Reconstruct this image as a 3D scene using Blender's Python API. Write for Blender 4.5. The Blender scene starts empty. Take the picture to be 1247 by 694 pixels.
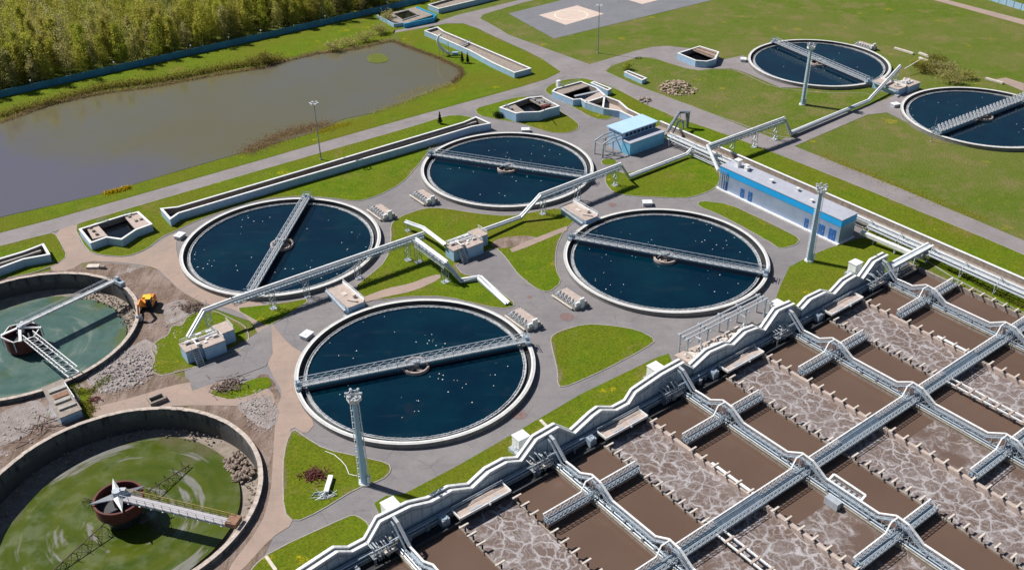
import bpy, math, random
import numpy as np
from mathutils import Vector, Matrix
from mathutils.geometry import tessellate_polygon

SC = bpy.context.scene
COL = SC.collection
random.seed(7)
rad = math.radians

# ------------------------------------------------------------------ camera
FOC, PITCH, ROLL, CAMH = 1196.0555, rad(32.27657), rad(-0.89828), 99.538   # focal length in photo pixels
PW, PH = 1247, 694
_cp, _sp, _cr, _sr = math.cos(PITCH), math.sin(PITCH), math.cos(ROLL), math.sin(ROLL)
FW = Vector((0, _cp, -_sp))
_rt, _up = Vector((1, 0, 0)), Vector((0, _sp, _cp))
RT, UP = _cr * _rt + _sr * _up, -_sr * _rt + _cr * _up
cam = bpy.data.cameras.new('camera')
cam.sensor_width = 36.0
cam.lens = FOC / PW * 36.0
cam.clip_start, cam.clip_end = 1.0, 5000.0
camo = bpy.data.objects.new('camera', cam)
COL.objects.link(camo)
m3 = Matrix((RT, UP, -FW)).transposed()
camo.matrix_world = Matrix.Translation((0, 0, CAMH)) @ m3.to_4x4()
SC.camera = camo

# ------------------------------------------------------------------ light
SUN_EL, SUN_AZ = rad(48.0), rad(155.5)          # direction towards the sun, azimuth counter-clockwise from +X
w = bpy.data.worlds.new('World'); SC.world = w; w.use_nodes = True
nt = w.node_tree; nt.nodes.clear()
sky = nt.nodes.new('ShaderNodeTexSky'); sky.sky_type = 'NISHITA'; sky.sun_disc = False
sky.sun_elevation = SUN_EL; sky.sun_rotation = rad(90) - SUN_AZ
sky.air_density = 1.0; sky.dust_density = 0.3; sky.ozone_density = 2.0
bg = nt.nodes.new('ShaderNodeBackground'); bg.inputs['Strength'].default_value = 0.05
wo = nt.nodes.new('ShaderNodeOutputWorld')
nt.links.new(sky.outputs[0], bg.inputs[0]); nt.links.new(bg.outputs[0], wo.inputs[0])
sun = bpy.data.lights.new('sun', 'SUN'); sun.energy = 5.0; sun.angle = rad(0.5); sun.color = (1.0, 0.965, 0.92)
suno = bpy.data.objects.new('sun', sun); COL.objects.link(suno)
L = Vector((-math.cos(SUN_AZ) * math.cos(SUN_EL), -math.sin(SUN_AZ) * math.cos(SUN_EL), -math.sin(SUN_EL)))
suno.rotation_euler = L.to_track_quat('-Z', 'Y').to_euler(); suno.location = (-60, 120, 120)
vs = SC.view_settings
vs.view_transform = 'Standard'; vs.look = 'None'; vs.exposure = 0.25; vs.gamma = 1.0; vs.use_curve_mapping = False

# ------------------------------------------------------------------ survey: where a photo point lies on the level z
def G(px, py, z=0.0):
    d = FW + RT * ((px - PW / 2) / FOC) - UP * ((py - PH / 2) / FOC)
    k = (z - CAMH) / d.z
    return Vector((d.x * k, d.y * k, z))
def GP(pts, z=0.0): return [G(x, y, z) for x, y in pts]
A0 = G(600, 596); _a = rad(36.7)
E1 = Vector((math.cos(_a), math.sin(_a), 0)); E2 = Vector((math.sin(_a), -math.cos(_a), 0))
def A(u, v, z=0.0):                              # the aeration tanks' own axes
    q = A0 + E1 * u + E2 * v; q.z = z; return q

# ------------------------------------------------------------------ mesh helpers
OFF = {}
class MB:
    def __init__(s): s.v = []; s.f = []
    def add(s, vs_, fs):
        b = len(s.v); s.v += [tuple(q) for q in vs_]; s.f += [tuple(i + b for i in f) for f in fs]; return s
    def hexa(s, p):      # 8 corners: bottom 4 ccw, top 4 ccw
        return s.add(p, [(3, 2, 1, 0), (4, 5, 6, 7), (0, 1, 5, 4), (1, 2, 6, 5), (2, 3, 7, 6), (3, 0, 4, 7)])
    def box(s, c, hx, hy, z0, z1, ex=None, taper=1.0):
        ex = Vector(ex if ex is not None else (1, 0, 0)); ey = Vector((-ex.y, ex.x, 0)); c = Vector((c[0], c[1], 0))
        p = []
        for z, t in ((z0, 1.0), (z1, taper)):
            for sx, sy in ((-1, -1), (1, -1), (1, 1), (-1, 1)):
                q = c + ex * (sx * hx * t) + ey * (sy * hy * t); p.append((q.x, q.y, z))
        return s.hexa(p)
    def bar(s, a, b, w_, h_=None):                # rectangular bar between two points
        h_ = w_ if h_ is None else h_
        a, b = Vector(a), Vector(b); d = (b - a)
        if d.length < 1e-6: return s
        d.normalize()
        r = d.cross(Vector((0, 0, 1)))
        r = Vector((1, 0, 0)) if r.length < 1e-4 else r.normalized()
        u = r.cross(d)
        p = [q + r * (sx * w_ / 2) + u * (sy * h_ / 2) for q in (a, b) for sx, sy in ((-1, -1), (1, -1), (1, 1), (-1, 1))]
        return s.hexa(p)
    def path(s, pts, w_, h_):
        for a, b in zip(pts, pts[1:]): s.bar(a, b, w_, h_)
        return s
    def tube(s, pts, r, n=8, cap=True):
        pts = [Vector(q) for q in pts]; rr = r if isinstance(r, (list, tuple)) else [r] * len(pts)
        prev = None; rings = []
        for i, q in enumerate(pts):
            d = (pts[min(i + 1, len(pts) - 1)] - pts[max(i - 1, 0)]).normalized()
            if prev is None:
                x = d.cross(Vector((0, 0, 1)))
                if x.length < 1e-3: x = Vector((1, 0, 0))
            else: x = prev - d * prev.dot(d)
            x.normalize(); prev = x; y = d.cross(x)
            k = 1.0
            if 0 < i < len(pts) - 1:
                c = (pts[i] - pts[i - 1]).normalized().dot(d); k = 1 / max(c, .5)
            rings.append([q + (x * math.cos(t) + y * math.sin(t)) * rr[i] * k for t in [2 * math.pi * j / n for j in range(n)]])
        vv = [p for R_ in rings for p in R_]; ff = []
        for i in range(len(pts) - 1):
            for j in range(n):
                ff.append((i * n + j, i * n + (j + 1) % n, (i + 1) * n + (j + 1) % n, (i + 1) * n + j))
        if cap: ff.append(tuple(range(n))[::-1]); ff.append(tuple((len(pts) - 1) * n + j for j in range(n)))
        return s.add(vv, ff)
    def cap(s, poly, z=None, holes=()):
        loops = [[Vector((q[0], q[1], 0)) for q in l] for l in [poly, *holes]]
        flat = [q for l in [poly, *holes] for q in l]
        vv = [(q[0], q[1], (q[2] if z is None else z)) for q in flat]
        ff = []
        for t in tessellate_polygon(loops):
            a, b, c = (Vector(vv[i]) for i in t)
            ff.append(tuple(t) if (b - a).cross(c - a).z > 0 else tuple(t[::-1]))
        return s.add(vv, ff)
    def prism(s, poly, z0, z1, top=True):
        poly = [Vector((q[0], q[1], 0)) for q in poly]; n = len(poly)
        if area(poly) < 0: poly = poly[::-1]
        vv = [(q.x, q.y, z0) for q in poly] + [(q.x, q.y, z1) for q in poly]
        s.add(vv, [(i, (i + 1) % n, n + (i + 1) % n, n + i) for i in range(n)])
        if top: s.cap(poly, z1)
        return s
    def wall(s, poly, t0, t1, z0, z1, closed=True):   # a wall from inset t0 to inset t1 inside a ccw outline
        poly = [Vector((q[0], q[1], 0)) for q in poly]
        if closed and area(poly) < 0: poly = poly[::-1]
        o, i_ = inset(poly, t0, closed), inset(poly, t1, closed); n = len(poly)
        vv = [(q.x, q.y, z) for z in (z0, z1) for l in (o, i_) for q in l]
        ff = []
        for k in range(n if closed else n - 1):
            j = (k + 1) % n
            ff += [(k, j, 2 * n + j, 2 * n + k), (n + j, n + k, 3 * n + k, 3 * n + j), (2 * n + k, 2 * n + j, 3 * n + j, 3 * n + k), (j, k, n + k, n + j)]
        if not closed:
            ff += [(0, 2 * n, 3 * n, n), (n - 1, 2 * n - 1, 4 * n - 1, 3 * n - 1)]
        return s.add(vv, ff)
    def ring(s, c, r0, r1, z0, z1, n=96, a0=0.0, a1=None):
        full = a1 is None; a1 = 2 * math.pi if full else a1; m = n if full else n + 1
        an = [a0 + (a1 - a0) * i / n for i in range(m)]
        vv = [(c[0] + r * math.cos(t), c[1] + r * math.sin(t), z) for z in (z0, z1) for r in (r0, r1) for t in an]
        ff = []
        for k in range(n):
            j = (k + 1) % m
            ff += [(m + k, m + j, 3 * m + j, 3 * m + k), (j, k, 2 * m + k, 2 * m + j), (2 * m + k, 3 * m + k, 3 * m + j, 2 * m + j), (k, j, m + j, m + k)]
        return s.add(vv, ff)
    def cyl(s, c, r0, r1, z0, z1, n=24):
        vv = [(c[0] + r * math.cos(2 * math.pi * i / n), c[1] + r * math.sin(2 * math.pi * i / n), z) for r, z in ((r0, z0), (r1, z1)) for i in range(n)]
        ff = [(i, (i + 1) % n, n + (i + 1) % n, n + i) for i in range(n)] + [tuple(range(n))[::-1], tuple(range(n, 2 * n))]
        return s.add(vv, ff)
    def rock(s, c, r, rnd, flat=.7):
        ph = [(0, 0, 1), (.89, 0, .45), (.28, .85, .45), (-.72, .53, .45), (-.72, -.53, .45), (.28, -.85, .45), (.72, .53, -.45), (-.28, .85, -.45), (-.89, 0, -.45), (-.28, -.85, -.45), (.72, -.53, -.45), (0, 0, -1)]
        fc = [(0, 1, 2), (0, 2, 3), (0, 3, 4), (0, 4, 5), (0, 5, 1), (1, 6, 2), (2, 7, 3), (3, 8, 4), (4, 9, 5), (5, 10, 1), (6, 7, 2), (7, 8, 3), (8, 9, 4), (9, 10, 5), (10, 6, 1), (11, 7, 6), (11, 8, 7), (11, 9, 8), (11, 10, 9), (11, 6, 10)]
        a = rnd.uniform(0, 6.28); sx, sy = rnd.uniform(.7, 1.4), rnd.uniform(.6, 1.1); ca, sa = math.cos(a), math.sin(a); vv = []
        for x, y, z in ph:
            k = r * rnd.uniform(.75, 1.2); x, y = x * sx, y * sy
            vv.append((c[0] + k * (x * ca - y * sa), c[1] + k * (x * sa + y * ca), c[2] + k * z * flat))
        return s.add(vv, fc)
    def rail(s, pts, h=1.05, post=1.6, t=.07, mid=True, closed=False):   # guard rail standing on a line
        pts = [Vector(q) for q in pts]
        if closed: pts.append(pts[0])
        up = Vector((0, 0, h))
        for a, b in zip(pts, pts[1:]):
            s.bar(a + up, b + up, t, t)
            if mid: s.bar(a + up * .55, b + up * .55, t * .7, t * .7)
            n = max(1, round((b - a).length / post))
            for i in range(n + 1):
                q = a.lerp(b, i / n); s.bar(q, q + up, t * .8)
        return s
    def build(s, name, mat, parent=None, loc=None, smooth=False):
        me = bpy.data.meshes.new(name)
        off = OFF[parent] if parent is not None else Vector(loc if loc is not None else (0, 0, 0))
        me.from_pydata([(x - off.x, y - off.y, z - off.z) for x, y, z in s.v], [], s.f)
        me.materials.append(mat); me.update()
        if smooth: me.polygons.foreach_set('use_smooth', [True] * len(me.polygons))
        o = bpy.data.objects.new(name, me); COL.objects.link(o)
        if parent is not None: o.parent = parent
        else: o.location = off
        OFF[o] = off.copy(); return o
def area(p): return .5 * sum(a[0] * b[1] - b[0] * a[1] for a, b in zip(p, p[1:] + p[:1]))
def inset(poly, t, closed=True):
    n = len(poly); out = []
    for i in range(n):
        d1 = (poly[i] - poly[i - 1]) if (closed or i) else (poly[1] - poly[0])
        d2 = (poly[(i + 1) % n] - poly[i]) if (closed or i < n - 1) else (poly[-1] - poly[-2])
        d1 = d1.normalized(); d2 = d2.normalized()
        n1, n2 = Vector((-d1.y, d1.x, 0)), Vector((-d2.y, d2.x, 0)); b = n1 + n2
        if b.length < 1e-4: b = n1
        b.normalize(); out.append(poly[i] + b * (t / max(.35, b.dot(n1))))
    return out
def chaikin(p, it=2):
    for _ in range(it):
        q = []
        for a, b in zip(p, p[1:] + p[:1]):
            q += [a.lerp(b, .22), a.lerp(b, .78)]
        p = q
    return p
def circle(c, r, n=72): return [Vector((c[0] + r * math.cos(2 * math.pi * i / n), c[1] + r * math.sin(2 * math.pi * i / n), 0)) for i in range(n)]
def tag(o, label=None, cat=None, group=None, kind=None):
    if label: o['label'] = label
    if cat: o['category'] = cat
    if group: o['group'] = group
    if kind: o['kind'] = kind
    return o
def thing(name, label, cat, loc, group=None, rotz=0.0):
    o = bpy.data.objects.new(name, None); COL.objects.link(o); o.empty_display_size = .5
    o.location = loc; o.rotation_euler = (0, 0, rotz); OFF[o] = Vector(loc)
    return tag(o, label, cat, group)
def struct(name, mb, mat): return tag(mb.build(name, mat), kind='structure')
def dup(root, loc, rotz=None, label=None, scale=None):
    def cp(o, parent):
        c = o.copy(); COL.objects.link(c)
        if parent is not None: c.parent = parent
        for ch in list(o.children): cp(ch, c)
        return c
    r = cp(root, None); r.location = loc
    if rotz is not None: r.rotation_euler = (0, 0, rotz)
    if scale is not None: r.scale = scale if hasattr(scale, '__len__') else (scale,) * 3
    if label: r['label'] = label
    OFF[r] = Vector(loc)
    return r

# ------------------------------------------------------------------ materials
class NT:
    def __init__(s, name):
        s.m = bpy.data.materials.new(name); s.m.use_nodes = True; s.t = s.m.node_tree; s.t.nodes.clear()
        s.out = s.n('ShaderNodeOutputMaterial'); s.b = s.n('ShaderNodeBsdfPrincipled'); s.l(s.b.outputs[0], s.out.inputs[0])
        s.geo = s.n('ShaderNodeNewGeometry'); s.pos = s.geo.outputs['Position']
    def n(s, t, **k):
        x = s.t.nodes.new(t)
        for a, b in k.items(): setattr(x, a, b)
        return x
    def l(s, a, b): s.t.links.new(a, b)
    def noise(s, scale, detail=5, rough=.6, vec=None, dist=0.0):
        x = s.n('ShaderNodeTexNoise'); x.inputs['Scale'].default_value = scale; x.inputs['Detail'].default_value = detail
        x.inputs['Roughness'].default_value = rough; x.inputs['Distortion'].default_value = dist
        s.l(vec if vec is not None else s.pos, x.inputs['Vector']); return x.outputs['Fac']
    def ramp(s, fac, stops, interp='LINEAR'):
        x = s.n('ShaderNodeValToRGB'); x.color_ramp.interpolation = interp; e = x.color_ramp.elements
        while len(e) < len(stops): e.new(0.5)
        for q, (p, c) in zip(e, stops):
            q.position = p; q.color = (c, c, c, 1) if not hasattr(c, '__len__') else (*c, 1)
        s.l(fac, x.inputs[0]); return x.outputs[0]
    def mix(s, fac, a, b, mode='MIX'):
        x = s.n('ShaderNodeMix', data_type='RGBA', blend_type=mode, clamp_factor=True)
        for sock, val in ((x.inputs[0], fac), (x.inputs[6], a), (x.inputs[7], b)):
            if hasattr(val, 'is_linked'): s.l(val, sock)
            elif hasattr(val, '__len__'): sock.default_value = (*val, 1)
            else: sock.default_value = val
        return x.outputs[2]
    def math(s, op, a, b=0.0, c=None):
        x = s.n('ShaderNodeMath', operation=op)
        for i, val in enumerate((a, b) if c is None else (a, b, c)):
            if hasattr(val, 'is_linked'): s.l(val, x.inputs[i])
            else: x.inputs[i].default_value = val
        return x.outputs[0]
    def vmath(s, op, a, b):
        x = s.n('ShaderNodeVectorMath', operation=op)
        for i, val in enumerate((a, b)):
            if hasattr(val, 'is_linked'): s.l(val, x.inputs[i])
            else: x.inputs[i].default_value = val if hasattr(val, '__len__') else (val,) * 3
        return x
    def mapping(s, rot=0.0, scale=(1, 1, 1), loc=(0, 0, 0), vec=None):
        x = s.n('ShaderNodeMapping'); x.inputs['Rotation'].default_value = (0, 0, rot); x.inputs['Scale'].default_value = scale; x.inputs['Location'].default_value = loc
        s.l(vec if vec is not None else s.pos, x.inputs[0]); return x.outputs[0]
    def done(s, col, rough=.8, bump=None, bs=.2, bd=.05, metal=0.0, spec=None):
        if hasattr(col, 'is_linked'): s.l(col, s.b.inputs['Base Color'])
        else: s.b.inputs['Base Color'].default_value = (*col, 1)
        if hasattr(rough, 'is_linked'): s.l(rough, s.b.inputs['Roughness'])
        else: s.b.inputs['Roughness'].default_value = rough
        s.b.inputs['Metallic'].default_value = metal
        if spec is not None: s.b.inputs['Specular IOR Level'].default_value = spec
        if bump is not None:
            x = s.n('ShaderNodeBump'); x.inputs['Strength'].default_value = bs; x.inputs['Distance'].default_value = bd
            s.l(bump, x.inputs['Height']); s.l(x.outputs[0], s.b.inputs['Normal'])
        return s.m
def c_(c, k): return tuple(min(1, max(0, x * k)) for x in c)
def plain(name, col, rough=.7, var=.18, scale=1.2, stain=None, amt=.35, metal=0.0, bump=.25, seam=0):
    """paint, concrete or steel with blotches and vertical-ish weather stains"""
    t = NT(name); f = t.noise(scale, 6, .65)
    base = t.mix(t.ramp(f, [(.3, 0.0), (.7, 1.0)]), c_(col, 1 - var), c_(col, 1 + var))
    st = stain if stain else c_(col, .45)
    mp = t.mapping(scale=(1.6, 1.6, .35)); g = t.noise(1.3, 6, .7, mp)
    base = t.mix(t.math('MULTIPLY', t.ramp(g, [(.5, 0.0), (.75, 1.0)]), amt), base, st)
    if seam:      # joints between cladding sheets or cast lengths
        sp = t.n('ShaderNodeSeparateXYZ'); t.l(t.mapping(-rad(36.7)), sp.inputs[0])
        k = None
        for i in (0, 1):
            q = t.ramp(t.math('FRACT', t.math('DIVIDE', sp.outputs[i], seam)), [(0.0, 1.0), (.02, 1.0), (.028, 0.0)])
            k = q if k is None else t.math('MAXIMUM', k, q)
        base = t.mix(t.math('MULTIPLY', k, .6), base, c_(col, .3))
        jn = t.n('ShaderNodeTexNoise'); jn.inputs['Scale'].default_value = .35; t.l(t.vmath('SNAP', t.mapping(-rad(36.7)), (seam, seam, 50)).outputs[0], jn.inputs[0])
        base = t.mix(t.math('MULTIPLY', t.ramp(jn.outputs['Fac'], [(.35, 0.0), (.65, 1.0)]), .22), base, c_(col, .55))
    return t.done(base, rough, t.noise(scale * 6, 4), bump, .03, metal)
M = {}
M['white'] = plain('white_paint', (.84, .84, .83), .5, .07, .8, (.38, .33, .27), .5, seam=3.0)
M['whitepipe'] = plain('pipe_cladding', (.70, .72, .74), .38, .10, 1.5, (.34, .30, .26), .5, .25, seam=2.0)
M['palegrey'] = plain('pale_grey_steel', (.46, .50, .54), .45, .15, 1.5, (.22, .2, .18), .4, .2)
M['grey'] = plain('grey_steel', (.30, .33, .36), .5, .2, 1.5, (.12, .1, .09), .5, .3)
M['bluegrey'] = plain('blue_grey_steel', (.36, .44, .51), .45, .2, 1.2, (.1, .09, .08), .4, .2)
M['panel'] = plain('gallery_panel', (.56, .62, .66), .55, .12, .5, (.22, .21, .19), .7, seam=1.5)
M['palepaint'] = plain('pale_blue_paint', (.33, .50, .67), .6, .09, .7, (.22, .25, .27), .5)
M['blue'] = plain('blue_paint', (.03, .36, .66), .5, .12, .6, (.03, .16, .28), .3)
M['doorblue'] = plain('door_blue', (.015, .12, .38), .5, .12, 2, (.02, .08, .2), .3)
M['roofblue'] = plain('roof_blue', (.44, .63, .80), .5, .06, .5, (.3, .42, .5), .4)
M['roofgrey'] = plain('roof_felt', (.40, .41, .47), .8, .08, .6, (.27, .27, .3), .5)
M['concrete'] = plain('concrete', (.36, .34, .31), .85, .2, .9, (.15, .14, .12), .5)
M['pinkcon'] = plain('pink_concrete', (.46, .37, .32), .85, .16, 1.1, (.22, .18, .15), .5)
M['oldcon'] = plain('weathered_concrete', (.30, .25, .21), .9, .25, 1.3, (.10, .085, .075), .65)
M['kerb'] = plain('pale_kerb', (.62, .55, .48), .85, .18, 1.5, (.25, .22, .19), .5)
M['dark'] = plain('dark_wet_shaded_concrete', (.035, .038, .042), .6, .3, .8, (.015, .015, .015), .5)
M['pitshade'] = plain('black_pit_shade', (.004, .005, .007), .12, .3, .4)  # near-black floor colour standing in for the shade of a deep pit
M['black'] = plain('rubber', (.02, .02, .022), .8, .2, 3)
M['rust'] = plain('rusty_red_paint', (.125, .026, .02), .75, .35, 1.4, (.06, .03, .02), .7)
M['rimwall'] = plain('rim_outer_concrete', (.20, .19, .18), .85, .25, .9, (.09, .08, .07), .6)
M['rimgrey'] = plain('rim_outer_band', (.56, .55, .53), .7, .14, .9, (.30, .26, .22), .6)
M['rustdark'] = plain('dark_rust', (.085, .055, .042), .85, .35, 2.2, (.04, .03, .025), .5)
M['rustpale'] = plain('rust_brown', (.26, .14, .085), .85, .3, 2.2, (.10, .05, .03), .6)
M['orange'] = plain('machine_orange', (.75, .25, .02), .45, .12, 2, (.3, .12, .03), .35)
M['yellow'] = plain('machine_yellow', (.85, .52, .03), .45, .1, 2, (.4, .2, .03), .3)
M['glass'] = plain('dark_glass', (.02, .03, .04), .12, .2, 1, None, 0, 0, 0)
M['fence'] = plain('blue_fence_paint', (.035, .20, .36), .6, .25, .3, (.03, .1, .17), .5)
M['rock'] = plain('rubble_stone', (.40, .36, .345), .95, .35, 1.6, (.16, .12, .1), .5)
M['clod'] = plain('brown_rubble', (.27, .21, .17), .95, .35, 1.6, (.13, .09, .07), .5)
M['wood'] = plain('old_timber', (.22, .16, .13), .9, .35, 2.5, (.1, .07, .05), .5)
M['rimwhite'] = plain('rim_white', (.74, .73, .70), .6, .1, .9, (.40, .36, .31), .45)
M['launder'] = plain('launder_concrete', (.40, .41, .42), .7, .45, 1.2, (.16, .15, .13), .6)

def grass(name, cols, dry, yel, dryk=.58, yelk=.66):
    t = NT(name)
    big, mid, fine = t.noise(.035, 5, .6), t.noise(.35, 6, .7), t.noise(2.6, 5, .75)
    c = t.mix(t.ramp(mid, [(.35, 0.0), (.65, 1.0)]), cols[0], cols[1])
    c = t.mix(t.ramp(big, [(.4, 0.0), (.62, 1.0)]), c, cols[2])
    c = t.mix(t.math('MULTIPLY', t.ramp(t.noise(.11, 6, .72), [(dryk, 0.0), (dryk + .12, 1.0)]), .75), c, dry)
    y = t.math('MULTIPLY', t.ramp(t.noise(.16, 3, .5, t.mapping(loc=(31, 7, 0))), [(yelk, 0.0), (yelk + .06, 1.0)]), t.ramp(t.noise(2.2, 3, .6), [(.45, 0.0), (.6, 1.0)]))
    c = t.mix(t.math('MULTIPLY', y, .8), c, yel)
    wr = t.math('MULTIPLY', t.ramp(t.noise(.28, 6, .8, t.mapping(loc=(77, 13, 0))), [(.60, 0.0), (.70, 1.0)]), .6)
    c = t.mix(wr, c, c_(dry, 1.15))
    c = t.mix(.75, c, t.mix(t.ramp(fine, [(.3, 0.0), (.72, 1.0)]), (.45, .45, .45), (1.5, 1.5, 1.5)), 'MULTIPLY')
    return t.done(c, .95, fine, .9, .25, spec=.1)
M['lawn'] = grass('lawn_grass', [(.088, .155, .005), (.145, .195, .008), (.140, .155, .011)], (.215, .165, .05), (.55, .42, .01), .565)
M['meadow'] = grass('meadow_grass', [(.088, .140, .010), (.130, .170, .022), (.145, .160, .036)], (.20, .17, .065), (.42, .32, .01), .50, .66)
def asphalt(name, a, b, worn):
    t = NT(name)
    c = t.mix(t.ramp(t.noise(.12, 6, .65), [(.35, 0.0), (.65, 1.0)]), a, b)
    c = t.mix(t.math('MULTIPLY', t.ramp(t.noise(.5, 6, .7, t.mapping(loc=(9, 4, 0))), [(.52, 0.0), (.7, 1.0)]), .55), c, worn)
    v = t.n('ShaderNodeTexVoronoi', feature='DISTANCE_TO_EDGE'); v.inputs['Scale'].default_value = .16
    dv = t.n('ShaderNodeTexNoise'); dv.inputs['Scale'].default_value = .6; dv.inputs['Detail'].default_value = 5; t.l(t.pos, dv.inputs[0])
    t.l(t.vmath('ADD', t.pos, t.vmath('SCALE', dv.outputs['Color'], 1).outputs[0]).outputs[0], v.inputs['Vector'])
    dv2 = t.t.nodes[-1]
    cr = t.math('MULTIPLY', t.ramp(v.outputs['Distance'], [(0.0, 1.0), (.012, 0.0)]), t.ramp(t.noise(.09, 2), [(.5, 0.0), (.6, .6)]))
    c = t.mix(cr, c, c_(a, .45))
    for an, sh in ((rad(-18), 3), (rad(-36.7), 11), (rad(53), 29)):      # tyre marks and drag stains in the driving directions
        g = t.ramp(t.noise(.5, 5, .7, t.mapping(an, (.06, 1.5, 1), (sh, sh, 0))), [(.56, 0.0), (.72, 1.0)])
        c = t.mix(t.math('MULTIPLY', g, .22), c, c_(a, .55))
    sp = t.math('MULTIPLY', t.ramp(t.noise(.45, 5, .75, t.mapping(loc=(40, 2, 0))), [(.62, 0.0), (.68, 1.0)]), .3)
    c = t.mix(sp, c, c_(a, .6))
    lt = t.math('MULTIPLY', t.ramp(t.noise(.2, 6, .8, t.mapping(loc=(2, 70, 0))), [(.55, 0.0), (.7, 1.0)]), .4)
    c = t.mix(lt, c, c_(b, 1.22))
    c = t.mix(.6, c, t.mix(t.noise(3.0, 5, .8), (.7, .7, .7), (1.3, 1.3, 1.3)), 'MULTIPLY')
    return t.done(c, .9, t.noise(5, 3), .3, .03)
M['road'] = asphalt('worn_asphalt', (.215, .190, .188), (.265, .235, .232), (.175, .158, .157))
M['yard'] = asphalt('yard_asphalt', (.185, .170, .172), (.235, .215, .214), (.15, .14, .142))
M['apron'] = asphalt('apron_asphalt', (.165, .165, .18), (.195, .195, .21), (.14, .14, .155))
M['track'] = asphalt('earth_track', (.38, .275, .22), (.31, .235, .195), (.26, .20, .17))
def dirt():
    t = NT('dirt')
    c = t.mix(t.ramp(t.noise(.14, 6, .7), [(.36, 0.0), (.62, 1.0)]), (.20, .138, .108), (.33, .25, .21))
    c = t.mix(t.math('MULTIPLY', t.ramp(t.noise(.4, 6, .75, t.mapping(rad(55), (1, .16, 1))), [(.47, 0.0), (.62, 1.0)]), .7), c, (.125, .085, .06))
    c = t.mix(t.ramp(t.noise(.075, 5, .7, t.mapping(loc=(3, 14, 0))), [(.57, 0.0), (.66, 1.0)]), c, (.38, .35, .34))
    g = t.math('MULTIPLY', t.ramp(t.noise(.10, 6, .75, t.mapping(loc=(17, 5, 0))), [(.57, 0.0), (.66, 1.0)]), t.ramp(t.noise(1.2, 4, .7), [(.38, 0.0), (.62, 1.0)]))
    c = t.mix(g, c, (.13, .16, .015))
    c = t.mix(.7, c, t.mix(t.noise(2.4, 6, .8), (.5, .5, .5), (1.5, 1.5, 1.5)), 'MULTIPLY')
    return t.done(c, .97, t.noise(1.2, 7, .75), 1.0, .35, spec=.1)
M['dirt'] = dirt()
def clearwater():
    t = NT('clarified_water')
    c = t.mix(t.ramp(t.noise(.09, 5, .6), [(.4, 0.0), (.7, 1.0)]), (.0003, .012, .027), (.0007, .022, .036))
    c = t.mix(t.math('MULTIPLY', t.ramp(t.noise(.2, 4, .6, t.mapping(loc=(5, 2, 0))), [(.6, 0.0), (.75, 1.0)]), .5), c, (.016, .022, .03))
    st = t.ramp(t.noise(.35, 6, .7, t.mapping(rad(-24), (.25, 1.6, 1))), [(.58, 0.0), (.75, 1.0)])
    c = t.mix(t.math('MULTIPLY', st, .35), c, (.03, .045, .05))
    return t.done(c, t.ramp(t.noise(.25, 4, .6), [(.4, .05), (.65, .16)]), t.noise(1.5, 4, .6), .06, .04, spec=.36)
M['water'] = clearwater()
def brownwater():
    t = NT('brown_water')
    c = t.mix(t.ramp(t.noise(.08, 4, .5), [(.35, 0.0), (.7, 1.0)]), (.120, .075, .054), (.138, .088, .065))
    return t.done(c, .28, t.noise(1.2, 3), .03, .05, spec=.3)
M['brown'] = brownwater()
def foam(soft=False):
    t = NT('foam_on_brown_water' if not soft else 'patchy_foam_on_brown_water')
    d1 = t.n('ShaderNodeTexNoise'); d1.inputs['Scale'].default_value = .35; d1.inputs['Detail'].default_value = 4; t.l(t.pos, d1.inputs[0])
    d2 = t.n('ShaderNodeTexNoise'); d2.inputs['Scale'].default_value = .85; d2.inputs['Detail'].default_value = 2; t.l(t.pos, d2.inputs[0])
    off1 = t.vmath('MULTIPLY', d1.outputs['Color'], (3.2, 3.2, 0)).outputs[0]
    off2 = t.vmath('MULTIPLY', d2.outputs['Color'], (1.5, 1.5, 0)).outputs[0]
    p = t.vmath('ADD', t.vmath('ADD', t.pos, off1).outputs[0], off2).outputs[0]
    def vor(sc, w0, w1):
        v = t.n('ShaderNodeTexVoronoi', feature='DISTANCE_TO_EDGE', voronoi_dimensions='2D'); v.inputs['Scale'].default_value = sc
        v.inputs['Randomness'].default_value = 1.0; t.l(p, v.inputs['Vector'])
        return t.ramp(v.outputs['Distance'], [(0.0, 1.0), (w0, .75), (w1, 0.0)])
    a = vor(.44, .03, .15); b = t.math('MULTIPLY', vor(.95, .035, .13), .62)
    lines = t.math('MAXIMUM', a, b)
    lines = t.math('MULTIPLY', lines, t.ramp(t.noise(.3, 4, .65), [(.28, .4), (.55, 1.0)]))
    blot = t.math('MULTIPLY', t.ramp(t.noise(.2, 6, .7, t.mapping(loc=(8, 3, 0))), [(.5, 0.0), (.72, .8)]), t.ramp(t.noise(1.8, 5, .7), [(.3, .3), (.7, 1.0)]))
    k = t.math('MAXIMUM', lines, blot)
    film = t.math('MULTIPLY', t.math('MULTIPLY', t.noise(.9, 6, .75), t.ramp(t.noise(.12, 3, .6), [(.35, .2), (.65, 1.0)])), .34)
    k = t.math('MAXIMUM', k, film)
    if soft:
        k = t.math('MULTIPLY', k, t.ramp(t.noise(.13, 4, .6, t.mapping(loc=(21, 3, 0))), [(.42, 0.0), (.52, .8)]))
    c = t.mix(k, (.130, .086, .067), (.45, .425, .43))
    return t.done(c, .6, k, .35, .1, spec=.25)
M['foam'] = foam(); M['softfoam'] = foam(True)
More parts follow.
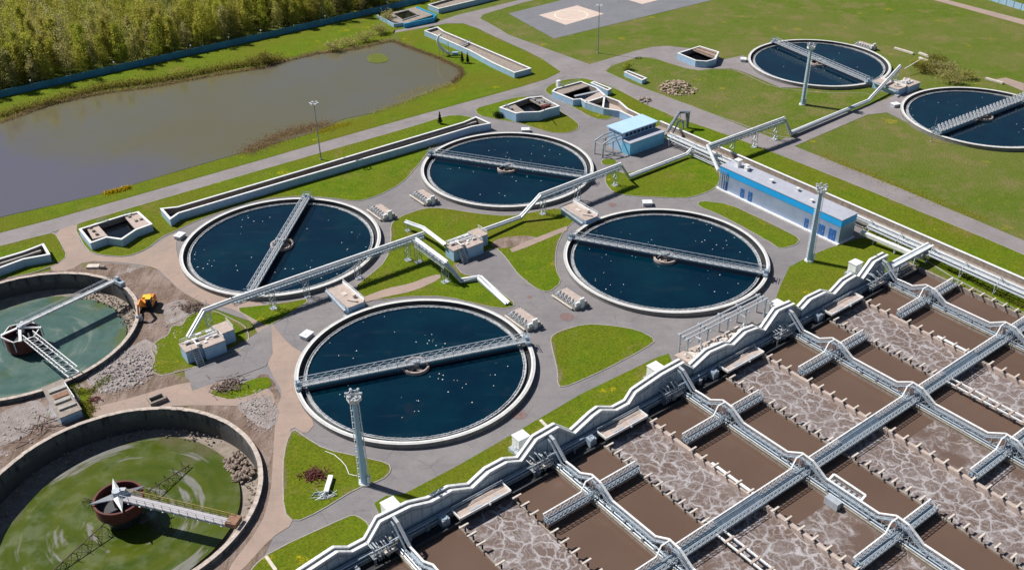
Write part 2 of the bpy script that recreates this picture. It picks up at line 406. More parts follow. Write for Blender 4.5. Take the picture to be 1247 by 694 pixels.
def pond():
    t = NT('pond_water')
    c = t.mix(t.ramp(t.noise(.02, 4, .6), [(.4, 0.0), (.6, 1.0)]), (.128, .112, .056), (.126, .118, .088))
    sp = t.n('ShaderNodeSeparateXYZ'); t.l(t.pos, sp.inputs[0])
    gx = t.math('ADD', t.math('ADD', t.math('MULTIPLY', t.math('ADD', sp.outputs[0], 60), -.010), t.math('MULTIPLY', t.math('SUBTRACT', sp.outputs[1], 215), -.02)), t.math('MULTIPLY', t.noise(.03, 5, .6), 1.4))  # bluish sky reflection painted into the lower-left water colour
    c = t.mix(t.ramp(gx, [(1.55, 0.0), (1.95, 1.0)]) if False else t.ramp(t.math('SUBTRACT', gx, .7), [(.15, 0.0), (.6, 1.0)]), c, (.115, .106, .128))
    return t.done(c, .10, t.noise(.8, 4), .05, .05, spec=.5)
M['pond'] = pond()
def sludge(name, ctr, cols, grey, film):
    t = NT(name)
    d = t.vmath('SUBTRACT', t.pos, (ctr[0], ctr[1], 0)); sp = t.n('ShaderNodeSeparateXYZ'); t.l(d.outputs[0], sp.inputs[0])
    x, y = sp.outputs[0], sp.outputs[1]
    r = t.math('SQRT', t.math('ADD', t.math('MULTIPLY', x, x), t.math('MULTIPLY', y, y)))
    an = t.math('ARCTAN2', x, y)
    cv = t.n('ShaderNodeCombineXYZ'); t.l(t.math('MULTIPLY', r, .30), cv.inputs[0]); t.l(t.math('MULTIPLY', an, .5), cv.inputs[1]); sw = cv.outputs[0]
    c = t.mix(t.ramp(t.noise(1.0, 5, .6, sw), [(.36, 0.0), (.62, 1.0)]), cols[0], cols[1])
    rn = t.math('ADD', t.math('MULTIPLY', r, .035), t.math('MULTIPLY', t.noise(.10, 5, .6), .75))
    c = t.mix(t.math('MULTIPLY', t.ramp(rn, [(.92, 0.0), (1.0, 1.0)]), .8), c, cols[2])
    c = t.mix(t.math('MULTIPLY', t.ramp(t.noise(.22, 6, .7, t.mapping(loc=(7, 2, 0))), [(.55, 0.0), (.68, 1.0)]), .6), c, cols[3])
    arc = t.ramp(t.noise(1.1, 5, .62, t.mapping(loc=(3.3, 1.7, 0), vec=sw)), [(.57, 0.0), (.63, 1.0), (.70, .9), (.74, .3)])
    c = t.mix(t.math('MULTIPLY', arc, film), c, grey)
    c = t.mix(t.math('MULTIPLY', t.ramp(t.noise(.8, 6, .8, t.mapping(loc=(1, 8, 0))), [(.60, 0.0), (.7, 1.0)]), .16), c, grey)
    return t.done(c, t.ramp(t.noise(.3, 4), [(.4, .12), (.6, .4)]), t.noise(1.0, 4), .06, .05, spec=.35)
def leafmat(name, a, b, c3):
    t = NT(name)
    oi = t.n('ShaderNodeObjectInfo')
    col = t.mix(t.ramp(t.noise(.35, 3, .6), [(.35, 0.0), (.65, 1.0)]), a, b)
    col = t.mix(t.ramp(oi.outputs['Random'], [(.35, 0.0), (.9, .9)]), col, c3)
    t.done(col, .7, spec=.15)
    tr = t.n('ShaderNodeBsdfTranslucent'); mx = t.n('ShaderNodeMixShader'); mx.inputs[0].default_value = .58
    t.l(col, tr.inputs[0]); t.l(t.b.outputs[0], mx.inputs[1]); t.l(tr.outputs[0], mx.inputs[2]); t.l(mx.outputs[0], t.out.inputs[0])
    return t.m
M['leaf'] = leafmat('spring_leaves', (.42, .43, .07), (.50, .48, .08), (.45, .39, .10))
M['leafgreen'] = leafmat('green_leaves', (.33, .38, .05), (.43, .44, .05), (.25, .26, .07))
M['leafbrown'] = leafmat('brown_twigs', (.42, .38, .17), (.48, .44, .17), (.44, .42, .12))
M['conifer'] = leafmat('conifer_needles', (.012, .03, .012), (.02, .045, .015), (.015, .03, .015))
M['reed'] = leafmat('dry_reed', (.30, .20, .115), (.36, .26, .14), (.26, .18, .10))
M['weed'] = leafmat('weeds', (.15, .19, .02), (.21, .22, .03), (.25, .21, .05))
M['flower'] = leafmat('yellow_flowers', (.62, .44, .01), (.5, .4, .02), (.4, .36, .02))
M['bark'] = plain('bark', (.15, .125, .10), .95, .3, 3, (.06, .05, .04), .5)
# ------------------------------------------------------------------ the setting: ground, roads, lawns
CEN = {'C1': (-16.288, 131.821), 'C2': (-46.586, 173.372), 'C3': (-.693, 207.399), 'C4': (30.214, 165.771), 'C5': (89.906, 274.636), 'C6': (120.627, 233.175)}
D1, D2 = (-87.007, 143.327), (-56.056, 101.687)
AER = [A(-60, -.7), A(100.7, -.7), A(100.7, 130), A(-60, 130)]
hole = lambda c: circle(c, 19.6)
mb = MB(); mb.cap([Vector((-900, -60, 0)), Vector((900, -60, 0)), Vector((900, 1500, 0)), Vector((-900, 1500, 0))], 0.0, [hole(D1), hole(D2), AER])
struct('ground', mb, M['meadow'])

def sheet(name, px, z, mat, smooth=0, holes=()):
    p = GP(px); p = chaikin(p, smooth) if smooth else p
    m_ = MB(); m_.cap(p, z, holes); return struct(name, m_, mat)
def island(px, smooth=2, z=.12, mat='lawn', name='lawn'):
    p = chaikin(GP(px), smooth); m_ = MB(); m_.prism(p, .0, z); struct(name, m_, M[mat])
    k = MB(); k.wall(p, -.14, 0.0, 0.0, z + .02); struct('kerb', k, M['concrete'])
    pp = p if area(p) > 0 else p[::-1]; q = []
    for a_, b_ in zip(pp, pp[1:] + pp[:1]):
        n_ = max(1, int((b_ - a_).length / .45)); q += [a_.lerp(b_, i / n_) for i in range(n_)]
    s0 = random.uniform(0, 50); w_ = [max(.04, .55 * math.sin(s0 + i * .09) * math.sin(s0 * 2 + i * .041) + .25 * math.sin(i * .37 + s0) + random.uniform(-.12, .22)) for i in range(len(q))]
    e = MB(); n_ = len(q); inn = []
    for i in range(n_):
        d_ = (q[(i + 1) % n_] - q[i - 1]); d_.normalize(); inn.append(q[i] + Vector((-d_.y, d_.x, 0)) * w_[i])
    e.add([(v.x, v.y, z + .012) for v in q] + [(v.x, v.y, z + .012) for v in inn], [(i, (i + 1) % n_, n_ + (i + 1) % n_, n_ + i) for i in range(n_)])
    struct('worn_verge', e, M['verge'])

# long road by the pond, the crossroads and the straight road to the right
RA_up = [(-60, 300), (0, 284), (60, 268.5), (320, 194.6), (372, 179.5), (480, 149), (630, 107.6), (665, 97), (683, 88)]
road = [(-60, 317), (-60, 300)] + RA_up[1:] + [(660, 72), (640, 62), (600, 44), (582, 35), (564.5, 29), (543.8, 29), (477.6, 41), (480, 37.6), (530.8, 27.9), (556.7, 18.8), (600, 8.4), (630, 1), (660, -6), (690, -8), (640, 3), (600, 14.5), (588, 18.5), (585, 23), (600, 31), (620, 43), (668, 60.5), (716, 78),
        (735, 86), (908, 155.6), (966, 177.8), (1100, 231), (1247, 293), (1330, 329), (1330, 347), (1247, 310), (1062, 233.5), (942.6, 185.6), (887, 164.7), (801.5, 135), (744.5, 105), (716, 97), (689, 93), (664, 104), (620, 118), (577, 133), (556, 140), (414, 179), (320, 206), (92, 273.5), (64, 283), (0, 299)]
sheet('road', road, .03, M['road'])
sheet('road', [(717, 79), (775.6, 62), (795, 57.5), (814.5, 56.5), (845, 60), (882, 72.6), (905, 68), (930, 84), (1000, 108), (950, 107), (905, 88), (890, 84), (869, 84), (845.6, 86.5), (796, 71), (778, 69.5), (744.5, 80), (735, 88)], .05, M['road'])
sheet('road', [(940, 176), (971, 161), (1000, 147.5), (1080, 121), (1098, 112), (1120, 118), (1105, 150), (1080, 137.5), (1056.7, 140), (966, 179), (955, 182)], .05, M['road'])
sheet('helipad_apron', [(619, 17), (674.5, 47.5), (870, 0), (930, -14), (740, -30), (687, 0)], .05, M['apron'])
padm = plain('pink_pad', (.60, .47, .40), .85, .1, .6, (.3, .25, .22), .4)
for q in ([(656, 19), (688.7, 31), (735.4, 17.6), (703, 7.3)], [(756, -2), (782, 5.7), (820, -4), (795, -13)]):
    sheet('helipad_marking', q, .075, padm)
c = G(695.7, 19); m_ = MB(); m_.ring((c.x, c.y), 5.2, 5.75, .09, .1, 64); struct('helipad_circle', m_, plain('cream_line', (.74, .68, .52), .7, .1))
sheet('path', [(1120, -6), (1152, 0), (1247, 24.6), (1300, 36), (1300, 44), (1247, 31), (1135, 0)], .05, M['track'])
sheet('path', [(1212, 97), (1225, 95), (1247, 102), (1247, 112)], .05, M['track'])

# paved yard between the round tanks
yard = GP([(64, 284), (92, 273.5), (320, 206), (414, 179), (556, 140), (620, 118), (664, 104), (690, 93), (716, 97), (744, 105), (801, 135), (830, 146), (880, 190), (890, 208), (1047, 262), (1052, 290), (1023, 300), (990, 330), (962, 345), (948, 362)])
yard += [A(u, -2.2) for u in (64, 40, 19, -2)] + GP([(505, 600), (447, 650), (438, 668), (300, 700), (290, 694), (330, 560), (330, 470), (226, 480), (225, 450), (330, 400), (255, 374), (228, 360), (205, 342), (188, 326), (150, 322), (105, 318), (80, 327), (62, 332)])
m_ = MB(); m_.cap(yard, .045); struct('paved_yard', m_, M['yard'])

# bare earth round the two dry tanks, with the compacted earth track beside it
dirt_px = [(-80, 352), (0, 337), (62, 331), (105, 318), (150, 322), (188, 326), (205, 342), (228, 360), (255, 374), (240, 396), (222, 404), (205, 430), (205, 452), (232, 462), (240, 480), (300, 470), (322, 452), (338, 470), (352, 520), (346, 566), (347, 625), (300, 720), (-80, 760)]
sheet('bare_earth', dirt_px, .07, M['dirt'], 1, [hole(D1), hole(D2)])
track = [(66, 283), (95, 272), (96, 292), (106, 306), (122, 312.5), (156, 314), (180, 305), (205, 288), (218, 283), (214, 300), (218, 318), (232, 334), (262, 350), (300, 362), (318, 366), (332, 396), (352, 420), (372, 432), (362, 455), (364, 490), (385, 515), (372, 530), (356, 518), (349, 540), (345, 566), (346, 623), (359, 637), (330, 655), (290, 700), (272, 700), (318, 640), (330, 600), (333, 550), (336, 500), (345, 478), (330, 455), (312, 398), (290, 378), (250, 371), (220, 355), (203, 338), (190, 326), (150, 320), (105, 318), (84, 330), (60, 331), (66, 310)]
sheet('earth_track', track, .09, M['track'], 1)
sheet('paved_pad', [(228, 452), (234, 476), (262, 467), (300, 455), (324, 446), (332, 430), (330, 396), (290, 420)], .11, M['yard'])
sheet('earth_track', [(100, 500), (160, 485), (215, 468), (260, 462), (330, 470), (338, 500), (290, 494), (200, 494), (120, 510)], .10, M['track'], 2)

def ragged(px, z, mat, name, amp=1.2):
    p = chaikin(GP(px), 2); c = sum(p, Vector()) / len(p); q = []
    for a_, b_ in zip(p, p[1:] + p[:1]):
        n_ = max(1, int((b_ - a_).length / .5))
        for i in range(n_): v = a_.lerp(b_, i / n_); d_ = (v - c).normalized(); q.append(v + d_ * amp * (.35 * (random.random() - .5) + .5 * math.sin(len(q) * .23 + px[0][0]) * math.sin(len(q) * .11)))
    m_ = MB(); m_.cap(q, z); return struct(name, m_, mat)
def gravelmat():
    t = NT('crushed_gravel')
    c = t.mix(t.ramp(t.noise(.5, 6, .75), [(.35, 0.0), (.65, 1.0)]), (.29, .235, .21), (.42, .37, .35))
    c = t.mix(.7, c, t.mix(t.noise(3.2, 6, .85), (.45, .45, .45), (1.5, 1.5, 1.5)), 'MULTIPLY')
    return t.done(c, .97, t.noise(2.0, 7, .8), 1.0, .3, spec=.1)
M['gravel'] = gravelmat()
M['verge'] = grass('worn_verge', [(.16, .15, .035), (.20, .17, .06), (.14, .15, .03)], (.24, .19, .12), (.3, .24, .05), .5, .8)
for q in ([(112, 452), (140, 438), (158, 424), (178, 414), (194, 426), (188, 446), (176, 462), (150, 476), (120, 482), (106, 470)], [(-10, 508), (24, 492), (52, 484), (62, 500), (46, 520), (18, 536), (-10, 548)], [(286, 492), (312, 484), (332, 478), (338, 500), (332, 522), (306, 516)], [(196, 372), (222, 364), (236, 376), (226, 392), (206, 398)]):
    ragged(q, .105, M['gravel'], 'gravel')
for q in ([(250, 478), (300, 466), (322, 460), (330, 470), (312, 480), (280, 488)], [(96, 470), (110, 478), (112, 498), (104, 510), (97, 495)]):
    ragged(q, .11, M['lawn'], 'grass_patch', 1.0)
# grass islands with kerbs
island([(90, 275), (106, 269.5), (320, 207), (414, 180), (507, 153.5), (543, 141.5), (566, 141), (590, 150), (590, 160), (545, 170), (523, 183), (507, 204), (489, 224), (458, 240), (434, 246), (400, 241), (365, 239), (330, 242), (300, 248), (262, 261), (240, 269), (215, 281), (197, 289), (179, 303.5), (155, 313), (122, 311), (106, 305)], 1)
island([(-70, 318), (0, 300), (55, 286), (66, 284), (73, 295), (82, 312), (70, 322), (40, 333), (0, 340), (-70, 357)], 1)
island([(244, 378), (262, 379), (280, 388), (298, 397), (304, 412), (292, 428), (235, 448), (212, 454), (196, 458), (184, 452), (190, 436), (183, 424), (194, 414), (206, 408), (210, 396), (222, 398), (228, 386)], 2, .10)
island([(357, 522), (349, 540), (345, 566), (346, 623), (359, 636), (388, 623), (434.5, 594), (465.6, 584), (476, 573.6), (473, 564.6), (440, 557), (395.6, 548), (370, 532)], 1)
island([(290, 720), (309, 690), (330, 672), (425, 628.5), (434, 628), (449, 638.5), (447, 648), (436, 668), (420, 690), (380, 720)], 1)
m5 = GP([(456, 613), (470, 604), (491.5, 602), (560, 566), (630, 525.7), (708, 480), (799, 436), (814, 431), (818, 440)]) + [A(u, -2.0) for u in (39, 30, 15, 0, -12, -16)]
m_ = MB(); m_.prism(m5, 0, .12); struct('lawn', m_, M['lawn'])
m7 = GP([(932, 392), (942, 372), (950, 349), (961, 325.6), (983, 314), (1008, 303), (1023, 298.5), (1048, 290), (1085, 296), (1100, 312)]) + [A(u, -2.0) for u in (99, 80, 70, 62.5)]
m_ = MB(); m_.prism(m7, 0, .12); struct('lawn', m_, M['lawn'])
island([(853, 244.7), (887, 249), (927, 267), (955.5, 281.5), (974, 291), (970, 298), (950, 303.6), (940, 297), (918, 284), (879, 263), (849, 251)], 1)
island([(742, 206), (737, 215), (738, 224.5), (747, 235), (765, 239), (832, 242), (848, 239), (869, 231), (876, 222), (876, 208), (850, 190), (838, 186), (765, 213.5)], 1)
island([(732, 197), (737, 194), (749, 195), (752, 199), (743, 202), (734, 201)], 2)
island([(476, 274), (486, 265), (517, 254), (540, 254), (582, 261), (620, 264), (650, 259), (682, 253), (703, 266), (690, 278), (683.5, 286), (676, 305), (676, 328), (684, 344), (667, 357), (650, 350), (632, 335), (622, 322), (614, 311), (603, 301), (580, 312), (553, 322), (563, 335), (584, 337), (612, 358), (628, 371), (618, 376), (595, 374), (543, 361), (497, 361), (460, 366), (442, 364), (432, 350), (450, 336), (471, 318), (477, 292)], 1)
sheet('footpath', [(621, 304), (640, 295), (690, 276), (691, 281), (641, 302), (624, 308)], .15, M['track'])
sheet('footpath', [(436, 365), (470, 352), (500, 346), (520, 338), (536, 334), (537, 340), (505, 355), (470, 362), (440, 370)], .15, M['track'], 1)
sheet('bare_earth', [(596, 300), (605, 291), (640, 287), (655, 290), (650, 297), (610, 304)], .14, M['dirt'], 2)
island([(670.6, 411), (682, 403.5), (713, 395), (744.5, 397), (775.6, 402), (799, 414), (786, 424), (736.7, 450), (692, 470), (679.6, 471), (679.6, 451.5), (673, 425.6)], 1)
island([(286, 376), (310, 373.5), (341, 370), (382, 363), (344, 388), (325, 398), (312, 391)], 1)
island([(578, 133), (600, 127), (622, 120.5), (640, 118), (665, 120), (683, 137), (696, 144.5), (705.5, 153), (703, 159), (691, 162.6), (674, 162.6), (658, 158.7), (639, 152), (600, 145), (583, 141)], 1)
island([(663.6, 109.5), (672, 103), (686, 98), (708, 96), (717, 97.5), (744, 105.5), (801, 135.5), (887, 165.5), (942, 186.5), (1062, 234), (1247, 310.5), (1330, 348), (1330, 420), (1180, 350), (1100, 300), (1053, 285), (1047, 262), (892, 200), (813, 172), (800, 160), (770, 140), (746, 143), (740, 146), (730, 146), (717, 142), (704, 134), (683, 124), (666, 114)], 1)
island([(736, 90), (744, 80.5), (778, 70), (796, 71.5), (845, 87), (870, 84.5), (889, 85), (905, 90), (940, 107), (1000, 114), (1050, 113.5), (1070, 118), (1000, 146), (971, 160), (966, 171), (908, 154.5)], 1, .11, 'meadow', 'meadow')
sheet('lawn', [(0, 119), (320, 48), (465, 14.5), (521, 2), (545, 18), (530, 27), (482, 37), (478, 45), (432, 57), (385, 62), (320, 80), (223, 97), (65, 125), (0, 147), (-60, 162), (-60, 133)], .03, M['lawn'])
sheet('lawn', [(484, 40), (544, 30), (565, 30), (600, 45), (660, 73), (682, 87), (664, 96), (630, 106.5), (480, 148), (372, 178.5), (320, 193.5), (60, 267.5), (0, 283), (-60, 299), (-60, 282), (52, 253), (181, 219), (285, 190), (345, 172), (395, 157), (455, 139), (525, 113), (562, 92), (533, 70), (490, 53)], .025, M['lawn'])
pond_px = [(-90, 290), (0, 264.6), (52, 253), (130, 235), (181.5, 219), (233, 204), (285, 189), (336, 174), (362, 168), (396, 157), (414, 146), (455, 138), (491.5, 125), (525, 112), (551, 102), (563, 91), (559, 83), (533, 71), (491.5, 56), (478.6, 50.6), (432, 61), (385, 66), (338.5, 78), (320, 84), (272, 91), (223, 100), (181.5, 107.6), (124.5, 115), (65, 128), (0, 150.5), (-90, 172)]
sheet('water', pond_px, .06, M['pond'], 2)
sheet('pond_island', [(446, 71), (452, 66), (463, 65.5), (471, 69), (474, 75), (462, 78), (450, 77)], .14, M['meadow'], 2)

# oil stains, patches and manholes on the paving
patch = plain('reddish_patch', (.20, .13, .12), .85, .2, 1.5)
for px, py, r in ((632, 505, 1.2), (690, 386, 1.3), (746, 250, .9), (645, 362, .5)):
    c = G(px, py); m_ = MB(); m_.cyl((c.x, c.y), r, r, .05, .062, 20); struct('paving_patch', m_, patch)

# ------------------------------------------------------------------ round settling tanks
rnd = random.Random(3)
TANKLAB = {'C1': 'large round settling tank nearest the camera, white rim, dark blue water', 'C2': 'round settling tank beside the bare earth, its bridge running away from the camera', 'C3': 'round settling tank behind the others, next to the blue roofed building',
           'C4': 'round settling tank between the long blue striped building and the small teardrop lawn', 'C5': 'farthest round settling tank, with the floodlight mast standing before it', 'C6': 'round settling tank cut by the right edge, crossed by a bridge striped with white glints'}
for k, c in CEN.items():
    t = thing('settling_tank', TANKLAB[k], 'settling tank', (c[0], c[1], 0), 'round settling tanks')
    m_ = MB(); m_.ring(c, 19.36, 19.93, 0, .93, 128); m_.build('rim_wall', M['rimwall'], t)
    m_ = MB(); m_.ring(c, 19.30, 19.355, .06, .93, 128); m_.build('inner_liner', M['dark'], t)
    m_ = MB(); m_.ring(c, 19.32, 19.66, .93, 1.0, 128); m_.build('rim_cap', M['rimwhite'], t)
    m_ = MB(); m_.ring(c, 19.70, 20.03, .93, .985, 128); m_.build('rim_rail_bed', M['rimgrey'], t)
    m_ = MB(); m_.ring(c, 17.5, 19.30, .05, .12, 96); m_.build('channel_floor', M['dark'], t)
    m_ = MB(); m_.ring(c, 18.42, 18.52, .1, .52, 96); m_.ring(c, 18.0, 18.12, .1, .50, 36); m_.ring(c, 18.13, 18.41, .1, .38, 96)
    for i in range(120):
        a = 2 * math.pi * i / 120; m_.box((c[0] + 18.04 * math.cos(a), c[1] + 18.04 * math.sin(a)), .07, .12, .5, .56, (math.cos(a), math.sin(a), 0))
    m_.build('overflow_weir', M['launder'], t)
    m_ = MB(); m_.ring(c, 2.0, 2.3, .2, .85, 40); m_.build('feed_well', M['pinkcon'], t)
    m_ = MB()
    for i in range(14): m_.rock((c[0] + rnd.uniform(-1.3, 1.3), c[1] + rnd.uniform(-1.3, 1.3), .5), rnd.uniform(.25, .5), rnd, .4)
    m_.cyl(c, .5, .45, .2, 1.3); m_.build('centre_column', M['pinkcon'], t)
    m_ = MB(); m_.cyl(c, 17.97, 17.97, .20, .30, 96); struct('water', m_, M['water'])
# rotating scraper bridges
M['bridgedeck'] = plain('bridge_grating', (.34, .36, .38), .6, .2, 2.5)
def bridge(label, glints=False):
    b = thing('scraper_bridge', label, 'bridge', (0, 0, 0), 'scraper bridges across the round tanks')
    m_ = MB(); m_.box((0, 0), 19.2, .62, 1.38, 1.46)
    for y in (-.62, .62): m_.box((0, y), 19.2, .06, 1.22, 1.40)
    for x in range(-18, 19, 3): m_.box((x, 0), .05, .6, 1.15, 1.37)
    m_.build('deck', M['bridgedeck'], b)
    for y in (-.66, .66):
        m_ = MB(); m_.bar((-19.2, y, 2.45), (19.2, y, 2.45), .10, .10); m_.bar((-19.2, y, 1.95), (19.2, y, 1.95), .05)
        n = 24
        for i in range(n + 1):
            x = -19.2 + 38.4 * i / n; m_.bar((x, y, 1.4), (x, y, 2.45), .07)
            if i < n: m_.bar((x, y, 1.4), (x + 1.6, y, 2.45), .05)
        m_.build('guard_rail', M['palegrey'], b)
    if glints:  # white boards added to draw sun glint between the railing posts
        m_ = MB(); n = 27
        for i in range(n):
            x = -18.6 + 37.2 * i / (n - 1)
            m_ = MB(); m_.hexa([Vector(q) for q in ((x - .45, -.78, 1.6), (x + .25, -.78, 1.6), (x + .25, -.70, 1.6), (x - .45, -.70, 1.6), (x + .05, .70, 2.9), (x + .75, .70, 2.9), (x + .75, .78, 2.9), (x + .05, .78, 2.9))]); m_.build('glint_slat', M['white'], b)
    for s in (-1, 1):
        m_ = MB(); m_.box((s * 19.5, 0), .42, 1.15, 1.12, 1.5); m_.box((s * 19.5, .1), .3, .4, 1.5, 2.1)
        m_.rail([(s * 19.9, -1.1, 1.5), (s * 19.9, 1.1, 1.5)], 1.0, .8, .07)
        e = m_.build('end_carriage', M['bluegrey'], b)
        for y in (-.85, .85):
            v = MB(); v.tube([(s * 19.38, y, 1.2), (s * 19.62, y, 1.2)], .21, 14); v.build('wheel', M['black'], e)
    m_ = MB(); m_.cyl((0, 0), .7, .6, 1.46, 1.75, 20); m_.tube([(.2, -.3, 1.7), (1.2, 1.6, 1.3)], .06); m_.build('pivot', M['palegrey'], b)
    return b
BR = {'C1': (17.3, 'lattice scraper bridge across the nearest round tank, left end lower'), 'C2': (84.0, 'scraper bridge running almost straight away from the camera'), 'C3': (159.0, 'scraper bridge of the tank next to the blue roofed building'),
      'C4': (157.5, 'grey scraper bridge of the tank beside the long blue striped building'), 'C5': (117.0, 'scraper bridge behind the far floodlight mast')}
proto = None
for k, (ang, lab) in BR.items():
    if proto is None: proto = bridge(lab); proto.location = (*CEN[k], 0); proto.rotation_euler.z = rad(ang)
    else: dup(proto, (*CEN[k], 0), rad(ang), lab)
b6 = bridge('scraper bridge with bright white slanted slats at the right edge', True); b6.location = (*CEN['C6'], 0); b6.rotation_euler.z = rad(34)
# foam flecks on the water
fm = MB(); fm.rock((0, 0, 0), .115, random.Random(5), .35); fleck = None
FL = {'C1': (58, 'small white foam fleck floating on the nearest round tank'), 'C2': (50, 'small white foam fleck on the tank beside the bare earth'), 'C3': (45, 'small white foam fleck on the tank next to the blue roofed building'), 'C4': (56, 'small white foam fleck on the tank beside the long blue striped building'), 'C5': (30, 'tiny white foam fleck on the farthest round tank'), 'C6': (34, 'tiny white foam fleck on the tank with the glint striped bridge')}
for k, (n, lab) in FL.items():
    for i in range(n):
        r, a = 17.2 * math.sqrt(rnd.uniform(.02, 1)), rnd.uniform(0, 6.283)
        if i % 3 and i > 3: r, a = max(1, min(17.2, r0 + rnd.gauss(0, 2.2))), a0 + rnd.gauss(0, .22)
        r0, a0 = r, a
        s = rnd.uniform(.35, 1.1)
        p = (CEN[k][0] + r * math.cos(a), CEN[k][1] + r * math.sin(a), .31)
        if fleck is None:
            fleck = fm.build('foam_fleck', M['white'], None, (0, 0, 0)); tag(fleck, lab, 'foam', 'foam flecks on ' + TANKLAB[k].split(',')[0]); fleck.location = p
        else:
            o = fleck.copy(); COL.objects.link(o); o.location = p; o.rotation_euler.z = a; o.scale = (s, s, s); o['label'] = lab; o['group'] = 'foam flecks on ' + TANKLAB[k].split(',')[0]

# ------------------------------------------------------------------ the two dry tanks
def dry_tank(c, label, z, wet):
    t = thing('dry_tank', label, 'tank', (c[0], c[1], z), 'drained round tanks')
    m_ = MB(); m_.ring(c, 19.45, 19.98, z, .88, 128); m_.build('wall', M['tankwall'], t)
    m_ = MB()
    for i in range(128):
        a0, a1 = 2 * math.pi * i / 128, 2 * math.pi * (i + .985) / 128; j = rnd.uniform(-.05, .05)
        m_.ring(c, 19.38 + j, 20.06 + j * .5, .88, .96 + j * .4, 1, a0, a1)
    m_.build('rim_cap', M['oldrim'], t)
    m_ = MB(); n = 72
    m_.add([(c[0] + r * math.cos(2 * math.pi * i / n), c[1] + r * math.sin(2 * math.pi * i / n), zz) for r, zz in ((19.5, z + .55), (15.2, z + .05)) for i in range(n)], [(i, (i + 1) % n, n + (i + 1) % n, n + i) for i in range(n)])
    m_.cyl(c, 15.2, 15.2, z - .3, z + .05, n)
    m_.build('sediment_floor', M['sediment'], t)
    return t
def tankwall():
    t = NT('stained_shaded_wall')
    c = t.mix(t.ramp(t.noise(.5, 5, .6), [(.35, 0.0), (.65, 1.0)]), (.075, .08, .09), (.15, .145, .14))
    k = t.ramp(t.noise(.9, 5, .7, t.mapping(scale=(1, 1, .25))), [(.52, 0.0), (.6, 1.0)])
    c = t.mix(t.math('MULTIPLY', k, .8), c, (.025, .022, .022))
    zz = t.n('ShaderNodeSeparateXYZ'); t.l(t.pos, zz.inputs[0])
    low = t.ramp(t.math('ADD', t.math('MULTIPLY', zz.outputs[2], -.5), t.math('MULTIPLY', t.noise(.5, 4), .9)), [(.9, 0.0), (1.25, .8)])  # wall colour darkened towards the bottom to deepen its shade
    c = t.mix(low, c, (.085, .08, .07))
    return t.done(c, .85, t.noise(4, 5), .4, .05)
M['tankwall'] = tankwall()
M['oldrim'] = plain('old_rim_concrete', (.50, .42, .36), .9, .3, 1.1, (.20, .15, .12), .7)
M['sediment'] = plain('dried_sediment', (.26, .215, .175), .95, .3, .7, (.12, .10, .07), .6, bump=.6)
M['sludge2'] = sludge('green_sludge', D2, ((.048, .075, .005), (.080, .100, .009), (.115, .105, .055), (.036, .066, .006)), (.25, .235, .23), .75)
M['sludge1'] = sludge('teal_sludge', D1, ((.052, .105, .088), (.085, .14, .12), (.10, .125, .035), (.07, .10, .03)), (.23, .25, .20), .4)
Z1, Z2 = -3.1, -3.8
dry_tank(D1, 'drained round tank cut by the left edge, holding murky teal sludge', Z1, True)
dry_tank(D2, 'drained round tank in the bottom left corner, holding green sludge', Z2, True)
def pool(px, z, mat):
    m_ = MB(); m_.cap(chaikin(GP(px, z), 2), z); struct('sludge_water', m_, mat)
def oldpool(c, z, r, e, ph, mat):
    p = [Vector((c[0] + (r + e * math.sin(2 * a + ph) + .4 * math.sin(5 * a + 1) + .25 * math.sin(11 * a)) * math.cos(a), c[1] + (r + e * math.sin(2 * a + ph) + .4 * math.sin(5 * a + 1) + .25 * math.sin(11 * a)) * math.sin(a), 0)) for a in [2 * math.pi * i / 120 for i in range(120)]]
    m_ = MB(); m_.cap(p, z); struct('sludge_water', m_, mat)
pool([(-12, 668), (20, 629), (46.7, 599), (78, 571), (110, 555), (148, 541), (185, 533), (207, 531), (235, 535), (259, 546), (278, 560), (288, 576), (293, 598), (292, 618), (283, 640), (262, 668), (230, 694), (200, 720), (140, 742), (60, 735), (0, 705)], Z2 + .62, M['sludge2'])
pool([(0, 379), (24, 370), (48, 363), (72.6, 360), (97, 363), (122.7, 366.5), (137, 373), (146, 381), (155, 397), (153, 412), (137, 430), (105, 455), (60, 480), (0, 488), (-60, 478), (-110, 445), (-112, 412), (-60, 388)], Z1 + .5, M['sludge1'])

def drum(label, c, zb, zt, r, hh=1.9):
    t = thing('centre_drum', label, 'drum', (c[0], c[1], zb))
    m_ = MB(); m_.ring(c, r - .12, r, zt - hh, zt, 48); m_.ring(c, r - .2, r + .1, zt - .12, zt + .03, 48); m_.build('shell', M['rust'], t)
    m_ = MB(); m_.cyl(c, .9, .8, zb, zt + .1, 20); m_.cyl(c, r - .15, r - .15, zt - 1.5, zt - 1.4, 40); m_.build('inner_floor', M['dark'], t)
    m_ = MB(); m_.cyl(c, r * .62, r * .85, zb, zt - hh + .05, 32); m_.build('pier', M['dark'], t)  # near-black colour carries the shade under the drum
    m_ = MB()
    for i in range(8):
        a = 2 * math.pi * i / 8 + .2; m_.bar((c[0] + r * .97 * math.cos(a), c[1] + r * .97 * math.sin(a), zt - 1.8), (c[0] + .6 * math.cos(a), c[1] + .6 * math.sin(a), zb + .3), .14)
    m_.build('strut', M['rustpale'], t)
    return t
